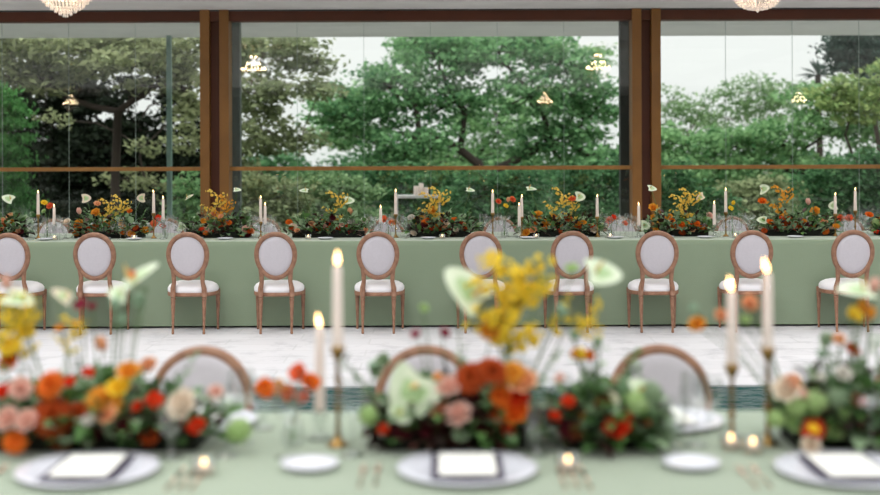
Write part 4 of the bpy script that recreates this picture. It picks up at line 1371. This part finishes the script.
# glasses
def glass_root(name, prof):
    b = MB()
    b.lathe(prof, n=20, caps=False)
    return b.build(name, M_crystalglass)
wine0 = glass_root('wine_glass', [(.001, .002), (.035, .0), (.035, .002), (.01, .006), (.004, .015), (.0035, .09), (.008, .098), (.03, .115), (.04, .14), (.039, .175), (.034, .205)])
tumb0 = glass_root('water_goblet', [(.001, .002), (.032, .0), (.032, .003), (.01, .01), (.009, .05), (.028, .065), (.038, .09), (.04, .13), (.039, .15)])
coupe0 = glass_root('coupe_glass', [(.001, .002), (.034, .0), (.034, .002), (.008, .008), (.004, .02), (.004, .12), (.01, .128), (.045, .145), (.056, .17), (.055, .178)])
wu, gu, co_u = [], [], []
ng = [(240, 3.45, 'w', 'wine glass left of the orange bud vase on the near table'), (287, 3.28, 'w', 'wine glass before the low pair of orange blooms on the near table'),
      (352, 3.3, 'w', 'wine glass right of the tallest foreground candle'), (170, 3.28, 'g', 'water goblet at left behind the red poppy on the near table'),
      (535, 3.3, 'g', 'water goblet between the two middle arrangements'), (520, 3.62, 'w', 'wine glass behind the yellow orchid spray on the near table'),
      (552, 3.5, 'c', 'coupe glass behind the red poppies on the near table'), (694, 3.4, 'w', 'wine glass right of the lime hydrangea on the near table'), (708, 3.6, 'g', 'water goblet behind the lower right foreground candle'),
      (870, 3.25, 'c', 'coupe glass at the right edge of the near table'), (672, 3.3, 'g', 'water goblet beside the small right-middle arrangement'), (262, 3.62, 'g', 'water goblet before the facing chair left of the candles'),
      (225, 3.3, 'c', 'coupe glass beside the left tea light on the near table')]
for px, d, k, lb in ng:
    pr, us, ct = {'w': (wine0, wu, 'wine glass'), 'g': (tumb0, gu, 'goblet'), 'c': (coupe0, co_u, 'coupe glass')}[k]
    place(pr, us, (xr(px, d), d, TZ), 0, lb, ct, 'glassware on the near table')
ci = 0
gaps = [46, 60, 160, 174, 256, 272, 372, 390, 404, 487, 502, 608, 620, 632, 720, 733, 746, 846, 862, 120, 30]
gaps.sort()
for i, px in enumerate(gaps):
    for j, (off, k, d) in enumerate(((0, 'w', 11.5), (5, 'g', 11.62), (-4, 'w', 11.95), (3, 'c', 12.1))):
        if j == 3 and i % 2:
            continue
        pr, us, ct = {'w': (wine0, wu, 'wine glass'), 'g': (tumb0, gu, 'water goblet'), 'c': (coupe0, co_u, 'coupe glass')}[k]
        row = ('near side of back table', 'middle of back table', 'window side of back table', 'far edge of back table')[j]
        nm = {'w': 'clear wine glass', 'g': 'clear water goblet', 'c': 'clear coupe glass'}[k]
        rank = (nth(i, len(gaps)) if i < 11 or i == len(gaps) - 1 else ('middle' if False else '%s from the right' % ORD[len(gaps) - 1 - i])) if j < 3 else \
            (nth(i // 2, 11))
        place(pr, us, (xr(px + off, d), d + random.uniform(-.02, .02), TZ), 0, '%s, %s, %s in its row' % (nm, row, rank), ct, 'glassware on the back table')

# bud vases with single blooms
def bud_vase(px, d, label, flowers, group, hv=.14):
    s_ = F / d
    root = empty('bud_vase', ((px - 440) / s_, d, TZ))
    tag(root, label, 'vase', group)
    b = MB()
    b.lathe([(.001, .003), (.026, .0), (.03, .01), (.032, .035), (.02, .07), (.011, hv - .03), (.011, hv - .01), (.015, hv)], n=16, caps=False)
    b.build('vase', M_crystalglass, root)
    for (kind, col, fx, fy, rp_) in flowers:
        w_ = P(fx, fy, d) - root.location
        r_ = rp_ / s_
        o = bpy.data.objects.new(kind, fmesh(kind, col))
        C.objects.link(o)
        o.parent = root
        o.location = w_
        o.scale = (r_,) * 3
        v = Vector((random.uniform(-.5, .5), -.8, random.uniform(.3, 1))).normalized()
        q = v.to_track_quat('Z', 'Y')
        o.rotation_mode = 'QUATERNION'
        o.rotation_quaternion = q
        M = Matrix.Translation(w_) @ q.to_matrix().to_4x4() @ Matrix.Scale(r_, 4)
        st = MB()
        a = w_ + q @ Vector((0, 0, -.4 * r_))
        st.tube([a, Vector((0, 0, hv + .01)).lerp(a, .3), Vector((0, 0, hv)), Vector((random.uniform(-.006, .006), 0, .01))], .002 if d < 6 else .003, 5)
        st.xform(M.inverted())
        st.build('stem', M_stem, o)
bud_vase(292, 3.42, 'clear bud vase of bright orange blooms left of the foreground candles',
         [('poppy', 'orange', 264, 388, 12), ('poppy', 'amber', 279, 388, 10), ('poppy', 'orange', 290, 393, 10), ('poppy', 'coral', 299, 374, 12), ('poppy', 'orange', 309, 384, 12), ('poppy', 'coral', 303, 398, 8), ('poppy', 'coral', 270, 395, 8)], 'bud vases on the near table', .1)
bud_vase(370, 3.6, 'clear bud vase with a leafy green sprig behind the big pale anthurium', [('poppy_pod', '', 372, 366, 5), ('poppy', 'sage', 384, 362, 10), ('poppy', 'sage', 374, 372, 8)], 'bud vases on the near table', .1)
bb = [(165, [('poppy', 'red', 158, 218, 4.5), ('poppy', 'coral', 154, 223, 4.5), ('poppy', 'red', 162, 226, 4)], 'orange-red blooms below the second candle pair'),
      (388, [('poppy', 'coral', 384, 220, 5), ('poppy', 'orange', 391, 224, 4.5)], 'coral blooms behind the fifth chair'),
      (611, [('poppy', 'coral', 609, 222, 5), ('poppy', 'red', 613, 219, 4), ('poppy', 'coral', 624, 225, 4)], 'coral blooms left of the right column'),
      (843, [('rose', 'coral', 840, 220, 4), ('rose', 'coral', 849, 220, 4), ('rose', 'orange', 868, 217, 4)], 'round coral roses near the right edge'),
      (47, [('rose', 'yellow', 44, 202, 3.5), ('rose', 'coral', 50, 205, 3.5), ('rose', 'lime', 44, 210, 2.5)], 'yellow and coral roses between the first candle pair'),
      (130, [('rose', 'orange', 129, 210, 3), ('rose', 'pink', 122, 225, 3)], 'small orange rose below the left window'),
      (732, [('tulip', 'yellow', 733, 204, 3), ('poppy', 'yellow', 730, 210, 3.5)], 'pale yellow blooms right of the pair of candles'),
      (504, [('rose', 'coral', 498, 202, 3), ('rose', 'coral', 512, 200, 3.5), ('poppy', 'yellow', 505, 207, 3.5)], 'small coral blooms in the middle of the back table')]
for px, fl_, lb in bb:
    bud_vase(px, 11.75, 'back table bud vase, ' + lb, fl_, 'bud vases on the back table', .12)
